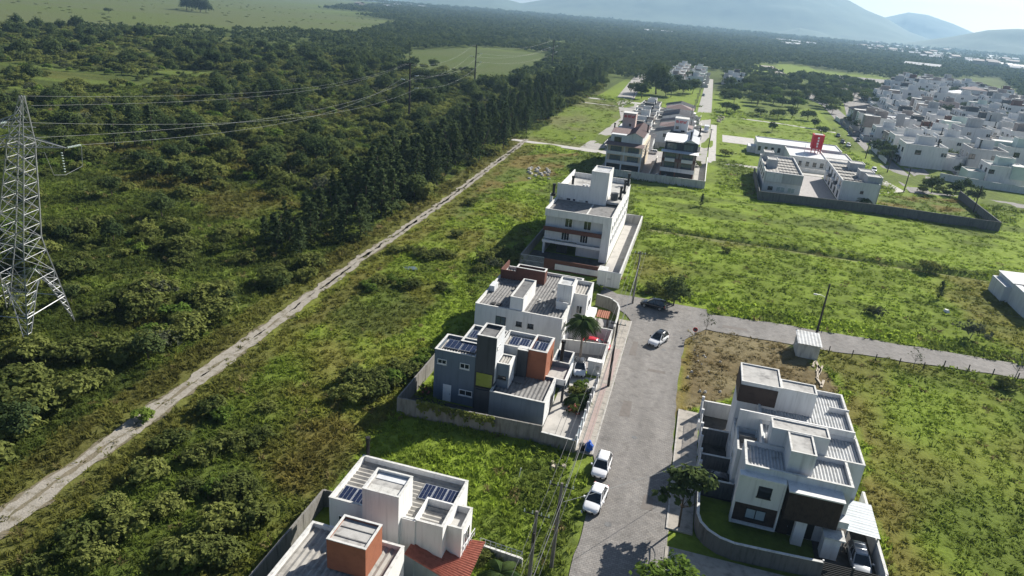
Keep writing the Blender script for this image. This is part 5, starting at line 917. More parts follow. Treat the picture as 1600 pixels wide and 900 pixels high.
for ci, x in enumerate(rows):
    j = 0
    for y in np.arange(284, 900, 20.5):
        xx = x+max(0, y-420)*.13+random.uniform(-.6, .6); yy = y+random.uniform(-.8, .8)
        if not inpoly(np.array([xx]), np.array([yy]), tp)[0] or not ahead(xx, yy): continue
        if random.random() < np.interp(yy, [300, 450, 700], [.16, .26, .36]):
            for q_ in range(3): tree('tree', 'green garden tree between the houses of the dense town', 'tree', random.choice(('tree0', 'wide', 'tree1')), xx+random.uniform(-5, 5), yy+random.uniform(-6, 6), random.uniform(.7, 1.2), 'garden trees in the town')
            continue
        st = random.choices(STY, [10, 6, 2, 2, 3, 2, 5, 1, 0, .4, 1, 6, .5])[0]
        place(proto(*st[:5]), xx, yy, (math.pi/2 if ci % 2 else -math.pi/2)+random.uniform(-.03, .03), '%s, %s back in the %s town row' % (st[5], ordn(j), ordn(ci)), 'houses of the dense town', random.uniform(1.05, 1.4), mx=random.choice((1, -1))); j += 1; nh += 1
        if random.random() < .75: tree('tree', 'green garden tree between the houses of the dense town', 'tree', random.choice(('tree0', 'wide', 'shrub1')), xx+random.uniform(6, 9)*random.choice((-1, 1)), yy+10, random.uniform(.6, 1.15), 'garden trees in the town')
for k, x in enumerate((115.5+i*41 for i in range(4))): strip('town_street', [(x-2.6, 268), (x-2.6, 420), (x+60, 900)], [(x+2.6, 268), (x+2.6, 420), (x+65, 900)], .028, 'asphalt')
structure(MB().q((77, 276, .018), (330, 276, .018), (330, 420, .018), (77, 420, .018)).q((77, 420, .018), (330, 420, .018), (400, 900, .018), (140, 900, .018)).build('town_ground', 'asphalt'))
print('town houses', nh)
wallrun('town_wall', 'pale wall round the edge of the town facing the grass verge', [(85, 277), (100, 271), (117, 268)], 2.4, .25, 'pale_wall', 'coping')
T = thing('warehouse', 'grey windowless hall with a dark stair tower at the corner of the town', 'building', (92, 370, 0)); blk(T, 84, 104, 398, 412, 0, 8.0, 'pale_wall', .5, .3, 'corr', 'light_sheet', pitch=1); box(T, 'stair_tower', 94, 98, 396.5, 397.99, 0, 10.5, 'grey_wall'); box(T, 'yard_wall', 82, 103, 388, 388.3, 0, 2.6, 'dark_wall')
T = thing('pavilion', 'large grey hall with a ribbed glassy hipped roof in the town', 'building', (92, 340, 0)); MB().box(84, 99, 345, 362, 0, 5).build('wall', 'pale_wall', T)
for a, b_ in (((83, 344, 5.05), (100, 344, 5.05)), ((100, 344, 5.05), (100, 363, 5.05)), ((100, 363, 5.05), (83, 363, 5.05)), ((83, 363, 5.05), (83, 344, 5.05))): MB().sheet(a, b_, (91.5, 353.5, 8.6), (91.4, 353.5, 8.6), .8, .03).build('roof', 'metal_sheet', T)
# terraced houses behind the two apartment buildings, and houses farther up the street
gs = [STY[7], STY[1], STY[7], STY[6], STY[9], STY[3], STY[7], STY[6]]; k = 0
for y in (262, 277, 292, 307, 322, 337, 352, 367):
    for ci, x in enumerate((-22.6, -9.6)):
        if y < 270 and ci == 1: continue
        st = gs[k % 8]; k += 1; x_ = x-max(0, y-300)*.03
        place(proto(*st[:5]), x_, y, (math.pi/2 if ci else -math.pi/2), '%s, %s back in the %s terrace row' % (st[5], ordn(k//2), ('left', 'right')[ci]), 'terraced houses behind the apartment buildings', .98)
k = 0
for y in (560, 578, 596, 615, 635, 656, 680, 705):
    for x in (-11.5, -26.5):
        st = STY[(0, 11, 3, 0, 5, 11, 1, 0)[k % 8]]; k += 1; place(proto(*st[:5]), x, y+random.uniform(-3, 3), math.pi/2, '%s, %s of those far up the street' % (st[5], ordn(k-1)), 'white houses far up the street', 1.05)
for j, (px, py) in enumerate(((1140, 131), (1150, 127), (1147, 136))):
    a, b_ = gp(px, py); st = STY[(6, 1, 0)[j]]; place(proto(*st[:5]), a, b_, 0, st[5]+' among right hand trees, %s' % ordn(j), 'houses among the trees', 1.2)

# far buildings at the foot of the hills
fb = []
for k in range(70):
    px = random.uniform(1340, 1600); py = 62+(px-1330)*.098+random.uniform(2, 26)*(.5+.5*(px-1300)/300); a, b_ = gp(px, py)
    fb.append((a, b_))
for k in range(10): fb.append(gp(random.uniform(560, 690), random.uniform(6, 14)))
fb += [gp(1225+k*9, 66+k*1.2) for k in range(5)]+[gp(1235, 72), gp(1440, 108), gp(1590, 108), gp(1560, 104), gp(1020, 52), gp(1035, 53)]
FB = []
for v in range(4):
    m = MB(); w, d, h_ = ((9, 8, 6), (16, 10, 7), (26, 12, 6), (10, 12, 11))[v]; m.box(-w, w, -d, d, 0, h_)
    m.q((-w-1, -d-1, h_+.05), (w+1, -d-1, h_+.05), (w+1, 0, h_+3), (-w-1, 0, h_+3)).q((w+1, d+1, h_+.05), (-w-1, d+1, h_+.05), (-w-1, 0, h_+3), (w+1, 0, h_+3)); o = m.build('far_building', ('pale_wall', 'grey_wall', 'light_sheet', 'taupe_wall')[v]); FB.append(o)
for k, (a, b_) in enumerate(fb):
    v = 2 if k >= 80 else random.randrange(4); o = FB[v] if FB[v].name not in USED else FB[v].copy(); 
    if o is FB[v]: USED.add(o.name)
    else: COL.objects.link(o)
    o.location = (a, b_, 0); o.rotation_euler.z = random.uniform(-.4, .4); o.scale = (1, 1, 1.1); tag(o, 'tiny pale building in the far town at the foot of the hazy hills' if k < 70 else 'tiny pale building far off on the plain below the hills', 'building', 'far buildings' if k < 70 else 'far buildings on the plain')
# trees of the far town
fx = rng.uniform(300, 2600, 1500); fy = rng.uniform(2300, 4300, 1500); q = in_frame(fx, fy, 2., 40); fx = fx[q]; fy = fy[q]
scatter('far_town_trees', np.stack([fx, fy, 0*fx], -1), s3(1.2+rng.random(fx.size)), [CR['far'] if 'far' in CR else lowcrown(330)], np.zeros(fx.size, int))

# ---------------------------------------------------------------- vehicles
CARS = {}
def loft(m, st):
    i0 = len(m.v); n = len(st[0])
    for s_ in st: m.v += s_
    for a in range(len(st)-1):
        for k in range(n): m.f.append((i0+a*n+k, i0+a*n+(k+1) % n, i0+(a+1)*n+(k+1) % n, i0+(a+1)*n+k))
    m.f += [tuple(i0+k for k in range(n-1, -1, -1)), tuple(i0+(len(st)-1)*n+k for k in range(n))]
def carproto(paint, roofm, kind):
    key = (paint, roofm, kind)
    if key in CARS: return CARS[key]
    T = thing('parked_car', 'car', 'car', (0, 0, -500), world=False); L_ = {'hatch': 1.0, 'sedan': 1.1, 'suv': 1.08}[kind]; zz = 1.12 if kind == 'suv' else 1.0
    B = [(-2.0, .70, .55, .40), (-1.93, .80, .90, .28), (-1.5, .85, .95, .22), (-.5, .87, .95, .2), (.6, .87, .93, .2), (1.2, .85, .86, .22), (1.65, .80, .77, .26), (1.92, .70, .66, .32), (2.0, .58, .52, .4)]
    st = []
    for x, w, zt, zb in B:
        x *= L_; zt *= zz; st.append([(x, -w*.86, zb), (x, -w, zb+.16), (x, -w, (zb+zt)*.55), (x, -w*.93, zt-.03), (x, -w*.8, zt), (x, w*.8, zt), (x, w*.93, zt-.03), (x, w, (zb+zt)*.55), (x, w, zb+.16), (x, w*.86, zb)])
    m = MB(); loft(m, st); m.build('body', paint, T, True)
    zb, zt = .93*zz, 1.47*zz; rx0, rx1 = ((-1.55, .12) if kind != 'sedan' else (-1.0, .15)); bx0, bx1 = ((-1.92, .98) if kind != 'sedan' else (-1.55, 1.0)); rx0, rx1, bx0, bx1 = (a*L_ for a in (rx0, rx1, bx0, bx1)); wb, wt = .79, .58
    q = lambda a, b_, c_, d_, nm, mt: MB().q(a, b_, c_, d_).build(nm, mt, T)
    q((bx1, -wb, zb-.04), (bx1, wb, zb-.04), (rx1, wt, zt), (rx1, -wt, zt), 'windscreen', 'glass'); q((bx0, wb, zb), (bx0, -wb, zb), (rx0, -wt, zt), (rx0, wt, zt), 'rear_window', 'glass')
    for s in (-1, 1):
        p = [(bx0, s*wb, zb), (bx1, s*wb, zb-.04), (rx1, s*wt, zt), (rx0, s*wt, zt)]; q(*(p if s < 0 else p[::-1]), 'side_window', 'glass')
        for t in (.36, .66):
            a = Vector(p[0]).lerp(Vector(p[1]), t); b_ = Vector(p[3]).lerp(Vector(p[2]), t); MB().tube([a, b_], .035, 4).build('pillar', paint, T)
        for a, b_ in ((p[0], p[3]), (p[1], p[2])): MB().tube([a, b_], .05, 4).build('pillar', paint, T)
        MB().box(.62*L_, .8*L_, s*.98-.09, s*.98+.09, .93*zz, 1.07*zz).build('mirror', roofm, T)
        MB().q((1.93*L_, s*.40, .60*zz), (1.82*L_, s*.73, .62*zz), (1.66*L_, s*.76, .76*zz), (1.88*L_, s*.42, .70*zz)).build('headlight', 'lamp_lens', T); MB().box(-2.0*L_, -1.9*L_, s*.68-.1, s*.68+.1, .62*zz, .88*zz).build('tail_light', 'tail_lens', T)
        for x in (-1.25*L_, 1.25*L_):
            k = .32*zz; w_ = MB().tube([(x, s*.70, k), (x, s*.90, k)], k, 14).build('wheel', 'rubber', T); MB().tube([(x, s*.895, k), (x, s*.915, k)], k*.62, 10).build('rim', 'alloy', w_)
        MB().box(-.25*L_, -.1*L_, s*.88-.015, s*.88+.015, .78*zz, .82*zz).build('door_handle', roofm, T)
    m = MB(); i = 0; loft(m, [[(x, -w, z0), (x, -w*.8, z1), (x, w*.8, z1), (x, w, z0)] for x, w, z0, z1 in ((rx0-.12, wt*.98, zt-.06, zt-.02), (rx0+.15, wt+.01, zt-.02, zt+.04), ((rx0+rx1)/2, wt+.02, zt-.02, zt+.07), (rx1-.1, wt+.01, zt-.02, zt+.03), (rx1+.1, wt*.98, zt-.07, zt-.03))]); m.build('roof', roofm, T, True)
    MB().box(1.9*L_, 2.015*L_, -.42, .42, .30*zz, .50*zz).build('grille', 'black_paint', T); MB().box(-2.03*L_, -1.98*L_, -.3, .3, .5, .62).build('number_plate', 'coping', T); MB().box(2.016*L_, 2.03*L_, -.22, .22, .40, .5).build('number_plate', 'coping', T)
    CARS[key] = (T, list(T.children_recursive)); return CARS[key]
def car(x, y, hd, label, paint='car_white', roofm=None, kind='hatch', group=None, name='parked_car'):
    pr = carproto(paint, roofm or paint, kind); c = place(pr, x, y, math.radians(hd), label, group, 1.0, 'car'); c.scale = (1, 1, 1); c.location.z = .04; c.name = name; return c
car(-4.0, 63.3, -93, 'white hatchback parked at the kerb, the one farther up behind another white car', 'car_white', None, 'hatch', 'white cars parked on the near street')
car(-3.75, 57.7, -97, 'white saloon parked nose down the street, the one nearer the camera', 'car_white', None, 'sedan', 'white cars parked on the near street')
a, b_ = gp(1027, 537); car(a, b_+.2, -112, 'white car with a black roof driving down the street', 'car_white', 'car_black', 'suv', None, 'moving_car'); a, b_ = gp(1020, 480); car(a, b_-.2, 171, 'black car parked under the tree at the side street', 'car_black', None, 'suv')
car(7.9, 65.3, 180, 'dark car in the walled bay beside the duplex', 'car_dark', None, 'sedan'); car(21.2, 58.0, -90, 'pale silver car under the duplex carport', 'car_silver', None, 'hatch'); car(-10.3, 84.0, -80, 'white car standing behind the palm beside the grey house', 'car_white', 'car_dark', 'hatch'); car(-9.4, 92.2, 0, 'bright red car behind the white garden wall', 'car_red', None, 'sedan')
for px, py, hd, pt, lab in ((1309, 214, -95, 'car_dark', 'dark car farthest up the town street'), (1316, 224, -95, 'car_dark', 'dark car just behind the white one on the town street'), (1325, 229, -95, 'car_white', 'white car between dark cars on the town street'), (1340, 221, -100, 'car_dark', 'dark car parked on the far kerb of the town street'), (1365, 268, -100, 'car_white', 'white car coming down the town street near the townhouses'),
    (1087, 186, -90, 'car_white', 'white car parked far up the street past the apartment buildings'), (1018, 240, 180, 'car_white', 'white car in the alley between the two apartment buildings'), (1033, 276, 160, 'car_silver', 'silver blue car by the wall between the apartment buildings'), (1062, 277, 90, 'car_white', 'white car under the right apartment building, left of two'), (1073, 279, 90, 'car_silver', 'silver car under the right apartment building, right of two'), (1099, 150, -90, 'car_silver', 'small silver car far up the straight street')):
    a, b_ = gp(px, py); car(a, b_, hd, lab, pt)
a, b_ = gp(1103, 206); T = thing('delivery_van', 'white box van parked by the footpath beyond the apartment buildings', 'van', (a, b_, 0)); MB().box(a-1, a+1, b_-1, b_+3, .6, 2.7).build('cargo_box', 'car_white', T); m = MB(); loft(m, [[(a-.95, b_-2.6, .4), (a+.95, b_-2.6, .4), (a+.95, b_-2.6, 1.1), (a-.95, b_-2.6, 1.1)], [(a-.95, b_-1.9, .4), (a+.95, b_-1.9, .4), (a+.9, b_-1.9, 1.3), (a-.9, b_-1.9, 1.3)], [(a-.95, b_-1.02, .4), (a+.95, b_-1.02, .4), (a+.85, b_-1.3, 2.1), (a-.85, b_-1.3, 2.1)]]); m.build('cab', 'car_white', T)
for sx in (-.85, .85):
    for sy in (-1.8, 1.9): MB().tube([(a+sx-.12, b_+sy, .4), (a+sx+.12, b_+sy, .4)], .4, 12).build('wheel', 'rubber', T)

# ---------------------------------------------------------------- street poles and wires
POLES = []
def pole(x, y, h_, label, arm=1.1, mat='pole_concrete', lamp=0, name='utility_pole', group='utility poles along the street', rz=0, z_arm=.35):
    T = thing(name, label, 'pole', (x, y, 0), group); MB().tube([(x, y, -.2), (x, y, h_)], .19, 8, .12).build('shaft', mat, T)
    if arm:
        c_, s_ = math.cos(rz), math.sin(rz); o = MB(); o.tube([(x-c_*arm, y-s_*arm, h_-z_arm), (x+c_*arm, y+s_*arm, h_-z_arm)], .06, 4); cr = o.build('crossarm', 'dark_pole', T)
        for t in (-.9, -.3, .35, .9): MB().tube([(x+c_*arm*t, y+s_*arm*t, h_-z_arm+.05), (x+c_*arm*t, y+s_*arm*t, h_-z_arm+.3)], .06, 6, .03).build('insulator', 'insulator', cr)
        MB().box(x-.12, x+.12, y-.3, y-.16, h_*.68, h_*.78).build('junction_box', 'dark_pole', T)
    if lamp: MB().tube([(x, y, h_*.72), (x-1.0, y-.5, h_*.78), (x-1.7, y-.8, h_*.79)], .04, 5).build('lamp_arm', 'steel', T); MB().box(x-2.15, x-1.65, y-1.0, y-.75, h_*.775, h_*.80).build('lamp_head', 'coping', T)
    return Vector((x, y, h_-z_arm))
p0 = pole(-7.2, 43.5, 9.2, 'leaning pale utility pole at the bottom edge beside the white house', 1.1); p1 = pole(-6.0, 47.4, 9.4, 'utility pole with a crossarm in the grass before the parked white cars'); p2 = pole(-5.9, 81.6, 9.6, 'tall dark utility pole on the pavement by the grey house gate', 1.1, 'dark_pole')
a, b_ = gp(988, 474); p3 = pole(a, b_, 9.5, 'slim green grey pole at the corner beside the black car', .9); p4 = pole(24.2, 113.6, 8.6, 'dark street light pole behind the grey site hut', 0, 'dark_pole', 1, 'street_light')
def wire(a, b_, sag, label, r=.014, mat='wire', group='cables along the near street', n=18):
    a, b_ = Vector(a), Vector(b_); P = [a.lerp(b_, t/n)-Vector((0, 0, sag*4*(t/n)*(1-t/n))) for t in range(n+1)]; o = MB().tube(P, r, 4).build('power_line', mat); return tag(o, label, 'cable', group)
for q, w_, lab in ((p0+Vector((0, -26, 0)), p1, 'cable running down the street past the nearest pole'), (p1, p2, 'cable between the pole by the white cars and the dark pole'), (p2, p3, 'cable between the dark pole and the corner pole')):
    for dx, dz in ((-.9, .3), (-.3, .3), (.35, .3), (.9, .3)): wire(q+Vector((dx, 0, dz)), w_+Vector((dx, 0, dz)), .5, lab)
    wire(q+Vector((.15, 0, -1.6)), w_+Vector((.15, 0, -1.6)), .6, lab, .035, 'wire')
wire(p1+Vector((.3, 0, -1.5)), (6.1, 65.4, 3), .25, 'thin service cable crossing the street to the duplex gate', .02, 'bright_wire', None); wire(p3+Vector((0, 0, .2)), p4+Vector((0, 0, -.4)), .8, 'thin cable following the side street to the light pole', .02, 'wire', None); wire(p4+Vector((0, 0, -.4)), (75, 120, 8), .9, 'thin cable running from the light pole out of view on the right', .02, 'wire', None)
for k, y in enumerate((262, 296, 330, 365, 400, 440, 485, 535, 590)): pole(-5.0+(.9 if y < 300 else 0)-max(0, y-330)*-.004, y, 9.5, 'utility pole in the row along the left kerb of the far street', .9, 'pole_concrete')
for px, py in ((1106, 235), (1386, 270), (1352, 248), (1520, 333), (1412, 300), (1334, 195)): a, b_ = gp(px, py); pole(a, b_, 8.2, 'slim dark pole standing by the roads around the school and the town', .6, 'dark_pole', 0, 'utility_pole', 'poles by the town roads')

# high voltage line: tall wood poles and the lattice tower
HV = []
for (px, py), h_, lab in (((639, 190), 22.2, 'tall power line pole nearest the lattice tower'), ((741, 137), 23.4, 'tall power line pole at the edge of the clearing'), ((862, 105), 21.6, 'tall power line pole farthest off beside the pines')):
    x, y = gp(px, py); T = thing('power_pole', lab, 'pole', (x, y, 0), 'high voltage poles'); MB().tube([(x, y, -.3), (x, y, h_)], .5, 8, .32).build('shaft', 'dark_pole', T); tips = []
    for dx, z in ((-2.0, h_-6.5), (2.0, h_-4.6), (2.0, h_-9.2), (-2.2, h_-.8)):
        o = MB().tube([(x, y, z-.3), (x+dx, y, z)], .12, 5).build('bracket', 'dark_pole', T); 
        if z < h_-2: MB().tube([(x+dx, y, z), (x+dx+(1.6 if dx > 0 else -1.6), y, z+.25)], .16, 6).build('insulator', 'insulator', o); dx += 1.6 if dx > 0 else -1.6
        tips.append(Vector((x+dx, y, z+.25)))
    MB().tube([(x-1.6, y, h_-.3), (x+1.6, y, h_-.3)], .12, 5).build('crossarm', 'dark_pole', T); HV.append(tips)
PC = Vector((*gp(28, 521), 0)); LE = Vector((*gp(34, 150, 33), 0))-PC; u = Vector((-2.2, 9.3, 0)).normalized(); v = Vector((9.3, 2.2, 0)).normalized()
T = thing('lattice_tower', 'grey steel lattice power tower at the left edge', 'tower', tuple(PC))
def cor(i, hw, z): s = ((-1, -1), (1, -1), (1, 1), (-1, 1))[i]; return PC+u*(s[0]*hw)+v*(s[1]*hw)+Vector((0, 0, z))+LE*(z/33)
LV = [(0, 4.75), (5, 3.7), (9.5, 2.75), (13, 2.0), (15, 1.6), (17, 1.5), (19, 1.4), (20.9, 1.3), (22.7, 1.2), (24.4, 1.1), (26, 1.0), (27.6, .95)]
for i in range(4): MB().tube([cor(i, hw, z) for z, hw in LV], .085, 4).build('leg', 'steel', T)
for i in range(4):
    fo = cor(i, 4.75, 0); kn = (cor(i, 2.75, 9.5)+cor((i+1) % 4, 2.75, 9.5)*.0); nb = [cor(j_, 2.75, 9.5) for j_ in ((i+1) % 4, (i+3) % 4)]
    m = MB(); ins = [kn.lerp(q, .42) for q in nb]
    for q in ins:
        m.tube([fo, q], .07, 4)
        for k in range(1, 7): a_, b_ = fo.lerp(kn, k/7), fo.lerp(q, k/7); m.tube([a_, b_], .04, 4).tube([a_, fo.lerp(q, (k+1)/7)], .035, 4)
    m.build('leg_lattice', 'steel', T)
for i in range(4):
    for (z0, w0), (z1, w1) in zip(LV, LV[1:]):
        j = (i+1) % 4; m = MB(); A, B_, C_, D_ = cor(i, w0, z0), cor(j, w0, z0), cor(j, w1, z1), cor(i, w1, z1)
        if z0 < 9:
            if z0 < 4: m.tube([D_, C_], .07, 4); m.build('brace', 'steel', T); continue
            mid = (C_+D_)/2
            m.tube([A, A.lerp(mid, .99)], .06, 4).tube([B_, B_.lerp(mid, .98)], .06, 4).tube([D_, A.lerp(mid, .5)], .045, 4).tube([C_, B_.lerp(mid, .5)], .045, 4)
        else: m.tube([A, C_], .038, 4).tube([B_, D_], .035, 4)
        m.tube([D_, C_], .032, 4); m.build('brace', 'steel', T)
top = PC+LE+Vector((0, 0, 33.0)); m = MB()
for i in range(4): m.tube([cor(i, .95, 27.6), top+(cor(i, .16, 0)-PC)*1], .07, 4)
for k in range(5):
    t0, t1 = k/5, (k+1)/5
    for i in range(4): m.tube([cor(i, .95*(1-t0)+.16*t0, 27.6+5.4*t0), cor((i+1) % 4, .95*(1-t1)+.16*t1, 27.6+5.4*t1)], .045, 4)
m.build('peak', 'steel', T)
ARM = []
for s, z, ln in ((1, 27.4, 5.2), (-1, 27.4, 5.2), (-1, 29.6, 3.6)):
    tip = PC+LE*(z/33)+Vector((s*ln*.86, s*ln*.3, z)); m = MB()
    for i in range(4): m.tube([cor(i, .95, z+(1.3 if i % 2 else -.2)), tip], .05, 4)
    for t in (.25, .5, .75): m.tube([cor(0, .95, z-.2).lerp(tip, t), cor(1, .95, z+1.3).lerp(tip, t)], .045, 4).tube([cor(2, .95, z-.2).lerp(tip, t), cor(3, .95, z+1.3).lerp(tip, t)], .045, 4)
    o = m.build('cross_arm', 'steel', T); d = (HV[0][1]-tip).normalized(); e = tip+d*2.6
    for k in range(9): MB().tube([tip+d*(.25+k*.25), tip+d*(.32+k*.25)], .11, 8).build('insulator', 'insulator', o)
    for k in range(8): MB().tube([tip-d*.8+Vector((0, 0, -.4-k*.3)), tip-d*.8+Vector((0, 0, -.48-k*.3))], .09, 8).build('insulator', 'insulator', o)
    m = MB().tube([e, e-Vector((0, 0, 2.4))-d*.4, tip-d*.8-Vector((0, 0, 2.9)), tip-d*2.6-Vector((0, 0, 2.6)), tip-d*3.4], .028, 5); m.build('jumper', 'bright_wire', o); ARM.append((e, tip-d*3.4))
lab = 'bright high voltage wire sagging from the lattice tower to the first tall pole'
for k in range(3): wire(ARM[k][0], HV[0][k], 4.5, lab, .014, 'bright_wire', 'high voltage wires', 40); wire(ARM[k][1], ARM[k][1]+Vector((-60, -75, 0)), 4, 'bright high voltage wire leaving the lattice tower to the left', .014, 'bright_wire', 'high voltage wires to the left', 30)
for dx in (0, .9): wire(top+Vector((0, dx, -dx*1.2)), HV[0][3]+Vector((dx, 0, 0)), 3.5, 'thin earth wire from the tower peak to the first tall pole', .011, 'bright_wire', 'earth wires', 40)
for A, B_ in ((HV[0], HV[1]), (HV[1], HV[2])):
    for k in range(4): wire(A[k], B_[k], 4, 'high voltage wire hanging between the tall poles over the scrub', .017, 'bright_wire', 'high voltage wires between the poles', 30)

# ---------------------------------------------------------------- palm, garden plants, sign, people and bits
def palm(name, label, x, y, h_, R, n=20, lean=.3, group=None):
    T = thing(name, label, 'palm', (x, y, 0), group); tp_ = Vector((x+lean, y, h_)); MB().tube([(x, y, -.1), (x+lean*.3, y, h_*.5), tuple(tp_)], .2, 8, .14).build('trunk', 'pale_bark', T)
    if h_ > 3: MB().tube([tuple(tp_-Vector((0, 0, .1))), tuple(tp_+Vector((0, 0, .9)))], .19, 8, .1).build('crownshaft', 'palm_leaf', T)
    tp_ = tp_+Vector((0, 0, .5 if h_ > 3 else 0))
    for k in range(n):
        a = 6.283*k/n*1.0+random.uniform(-.2, .2); el = random.uniform(.15, 1.0); L_ = R*random.uniform(.85, 1.1); m = MB(); prev = None
        for j in range(15):
            t = j/14; p = tp_+Vector((math.cos(a)*L_*t*math.cos(el*(1-t*.5)), math.sin(a)*L_*t*math.cos(el*(1-t*.5)), L_*(math.sin(el)*t-1.05*t*t*.8)))
            if prev is not None:
                d = (p-prev).normalized(); s = d.cross(Vector((0, 0, 1))).normalized(); w = .75*R/3*math.sin(math.pi*min(1, t*.93+.05))**.7
                for sg in (-1, 1): m.q(prev, p, p+s*sg*w+d*.3-Vector((0, 0, w*.55)), prev.lerp(p, .35)+s*sg*w+d*.3-Vector((0, 0, w*.55)))
            prev = p
        m.build('frond', 'palm_leaf', T)
palm('palm_tree', 'royal palm standing between the grey house and the white house', -10.9, 88.0, 5.4, 2.7, 24, -.2); palm('palm', 'small palm in the grey house front garden', -9.0, 75.6, 1.0, 1.9, 14, 0); a, b_ = gp(1348, 318); palm('palm', 'spiky palm against the right townhouses by the dark wall', a, b_, 1.6, 3.0, 18, 0)
palm('palm', 'low palm in the shaded yard beside the bottom white house', -9.8, 44.2, 1.2, 2.2, 16, 0)
for x, y, k, s, lab in ((-9.3, 79.6, 'green', .62, 'rounded green garden shrub by the grey house gate wall'), (-8.8, 77.6, 'shrub0', .5, 'dark garden shrub in the grey house front yard'), (-9.9, 78.4, 'shrub2', .42, 'smaller dark garden shrub in the grey house front yard'), (-12.2, 46.2, 'shrub0', .5, 'dark shrub by the low wall of the bottom house'), (-10.6, 45.3, 'green', .45, 'bright plant in the shaded yard of the bottom house')): tree('garden_shrub', lab, 'shrub', k, x, y, s)
T = tree('flower_bed', 'reddish flowering bush in the grey house front garden', 'bush', 'shrub1', -8.9, 73.6, .45); o = bpy.data.objects.new('blossom', crown('blossom', lobes(5, 2, 2.3, 501, .4, .7), 160, .3, 'flower', 502)); COL.objects.link(o); o.parent = T
T = tree('flower_bed', 'red leaved bush at the left wall of the grey house', 'bush', 'shrub2', -27.4, 70.6, .42); o = bpy.data.objects.new('blossom', o.data); COL.objects.link(o); o.parent = T
# creeper over the front wall
cp = rng.random((520, 3)); P = np.stack([-26.4+cp[:, 0]*9.5, 65.2+.35*np.abs(cp[:, 1]-.3)-.25, 2.35-cp[:, 2]**1.6*1.5*(.4+.6*np.sin(cp[:, 0]*17)**2)], -1); V, F = leaves(P, unit(520, rng)+np.array([0, -.6, .6]), .3, rng)
o = bpy.data.objects.new('creeper', mesh_from('creeper', V, F, 'scrub_leaf')); COL.objects.link(o); tag(o, 'dark creeper hanging over the grey house block wall', 'creeper')
x, y = gp(1083, 533); T = thing('road_sign', 'round red bordered road sign at the corner of the dry lot', 'sign', (x, y, 0)); MB().tube([(x, y, -.1), (x, y, 2.3)], .04, 6).build('post', 'steel', T); f = MB().tube([(x, y-.03, 2.0), (x, y-.06, 2.0)], .38, 16).build('sign_face', 'sign_red', T); MB().tube([(x, y-.061, 2.0), (x, y-.07, 2.0)], .27, 16).build('sign_centre', 'charcoal_wall', f)
x, y = gp(919, 706); T = thing('recycling_bag', 'crumpled blue bag of rubbish on the pavement end by the grey wall', 'bag', (x, y, .12)); P = unit(240, rng)*np.array([.55, .5, .55])*(1+.16*rng.normal(size=(240, 1)))
m = MB()
for i in range(9):
    for j in range(12):
        def pt(i, j): t, p_ = math.pi*i/9, 6.283*(j % 12)/12; rr = .52*(1+.13*math.sin(5*p_+i)+.1*math.cos(3*p_-2*i)); return (x+rr*math.sin(t)*math.cos(p_), y+rr*math.sin(t)*math.sin(p_), .7+.62*math.cos(t))
        m.q(pt(i, j), pt(i+1, j), pt(i+1, j+1), pt(i, j+1))
m.build('bag_body', 'blue_cloth', T); MB().tube([(x, y, 1.28), (x+.04, y, 1.5)], .1, 6, .16).build('knot', 'blue_cloth', T); T = thing('black_bin', 'black rubbish sack beside the blue bag', 'bin', (x-.75, y-.1, .12)); m = MB().tube([(x-.75, y-.1, .1), (x-.75, y-.1, .9)], .3, 8, .36); m.build('bin_body', 'black_paint', T); MB().tube([(x-.75, y-.1, .905), (x-.75, y-.1, 1.0)], .38, 8, .2).build('lid', 'black_paint', T)
def rocks(pts, name, label, cat, group, s, mat='rubble'):
    for a, b_ in pts:
        k = random.uniform(.5, 1)*s; t = thing(name, label, cat, (a, b_, 0), group, random.random()*3, False); m = MB(); r_ = [random.uniform(.7, 1.1)*k for _ in range(12)]; m.v = [(math.cos(j*1.047)*r_[j], math.sin(j*1.047)*r_[j], -.05) for j in range(6)]+[(math.cos(j*1.047+.3)*r_[j]*.6, math.sin(j*1.047+.3)*r_[6+j]*.6, .5*k+.12*random.random()) for j in range(6)]
        m.f = [tuple(range(6, 12))]+[(j, (j+1) % 6, 6+(j+1) % 6, 6+j) for j in range(6)]; m.build('chunk', mat, t)
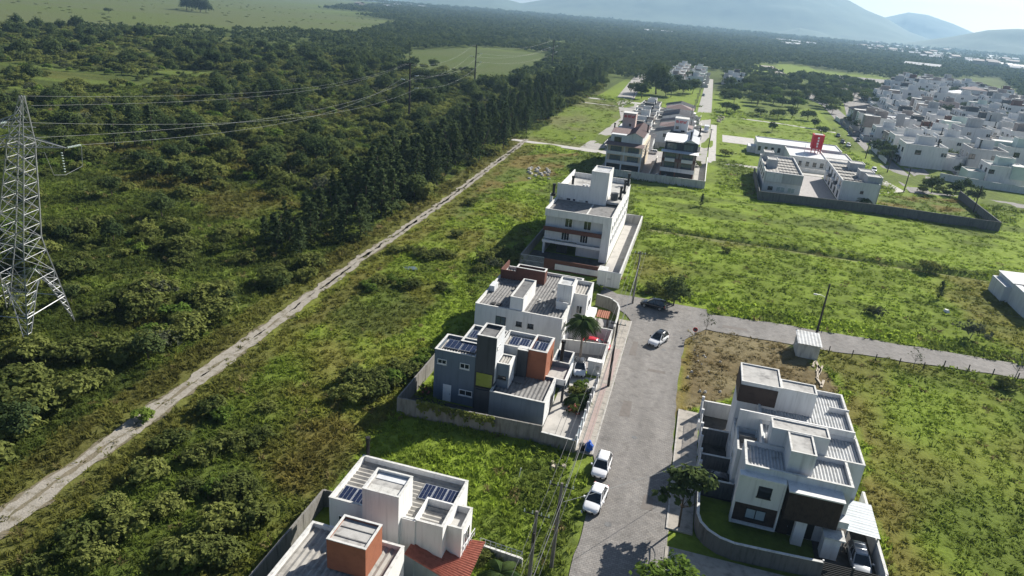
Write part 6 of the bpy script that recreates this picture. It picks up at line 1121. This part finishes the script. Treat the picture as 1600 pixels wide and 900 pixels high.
rocks([gp(840+random.uniform(-14, 22), 268+random.uniform(-6, 14)) for _ in range(26)], 'rubble', 'chunk of grey rubble in the heap on the field behind the apartment block', 'rubble', 'rubble behind the apartment block', .9); rocks([gp(895, 218), gp(898, 216)], 'rubble', 'pale lump on the bright field by the side road', 'rubble', 'lumps on the field', .8)
rocks([gp(1478, 487)], 'white_sack', 'white plastic sheet lying alone in the right field', 'litter', None, .8, 'white_wall'); rocks([gp(908, 800)], 'white_bag', 'small white bag in the grass beside the parked cars', 'litter', None, .3, 'white_wall'); rocks([gp(1070+random.uniform(0, 60), 545+random.uniform(0, 70)) for _ in range(14)], 'stone', 'small pale stone on the dry brown lot', 'stone', 'stones on the dry lot', .28)
rocks([gp(874+random.uniform(-12, 10), 727+random.uniform(-5, 5)) for _ in range(9)], 'clod', 'brown clod of earth in the bare patch by the parked cars', 'clod', 'clods of earth by the cars', .5, 'wood_plank'); rocks([gp(1076+random.uniform(-4, 6), 179+random.uniform(-4, 6)) for _ in range(0)]+[gp(1125+random.uniform(-5, 6), 186+random.uniform(-6, 5)) for _ in range(14)], 'spoil_heap', 'brown lump in the earth heap by the far street', 'earth heap', 'earth heap by the far street', 1.4, 'wood_plank')
x, y = gp(811, 745); T = thing('white_post', 'short white marker post in the bright grass', 'post', (x, y, 0)); MB().tube([(x, y, -.1), (x+.1, y+.05, 1.1)], .05, 6).build('shaft', 'white_wall', T); MB().tube([(x+.1, y+.05, 1.1), (x+.105, y+.052, 1.16)], .07, 6, .02).build('cap', 'white_wall', T)
for k, x in enumerate(np.linspace(25, 52, 9)): t = thing('fence_post', 'short dark fence post in the row along the side street verge', 'post', (float(x), 106.0+.1*k+(x > 40)*2, 0), 'fence posts on the verge', 0, False); MB().box(-.06, .06, -.06, .06, 0, 1.1).build('shaft', 'dark_pole', t); MB().box(-.07, .07, -.07, .07, 1.101, 1.15).build('cap', 'dark_pole', t)
for T, kids in list(PROT.values())+list(CARS.values()):
    if 'proto' not in T.keys():
        for k in kids+[T]: bpy.data.objects.remove(k)
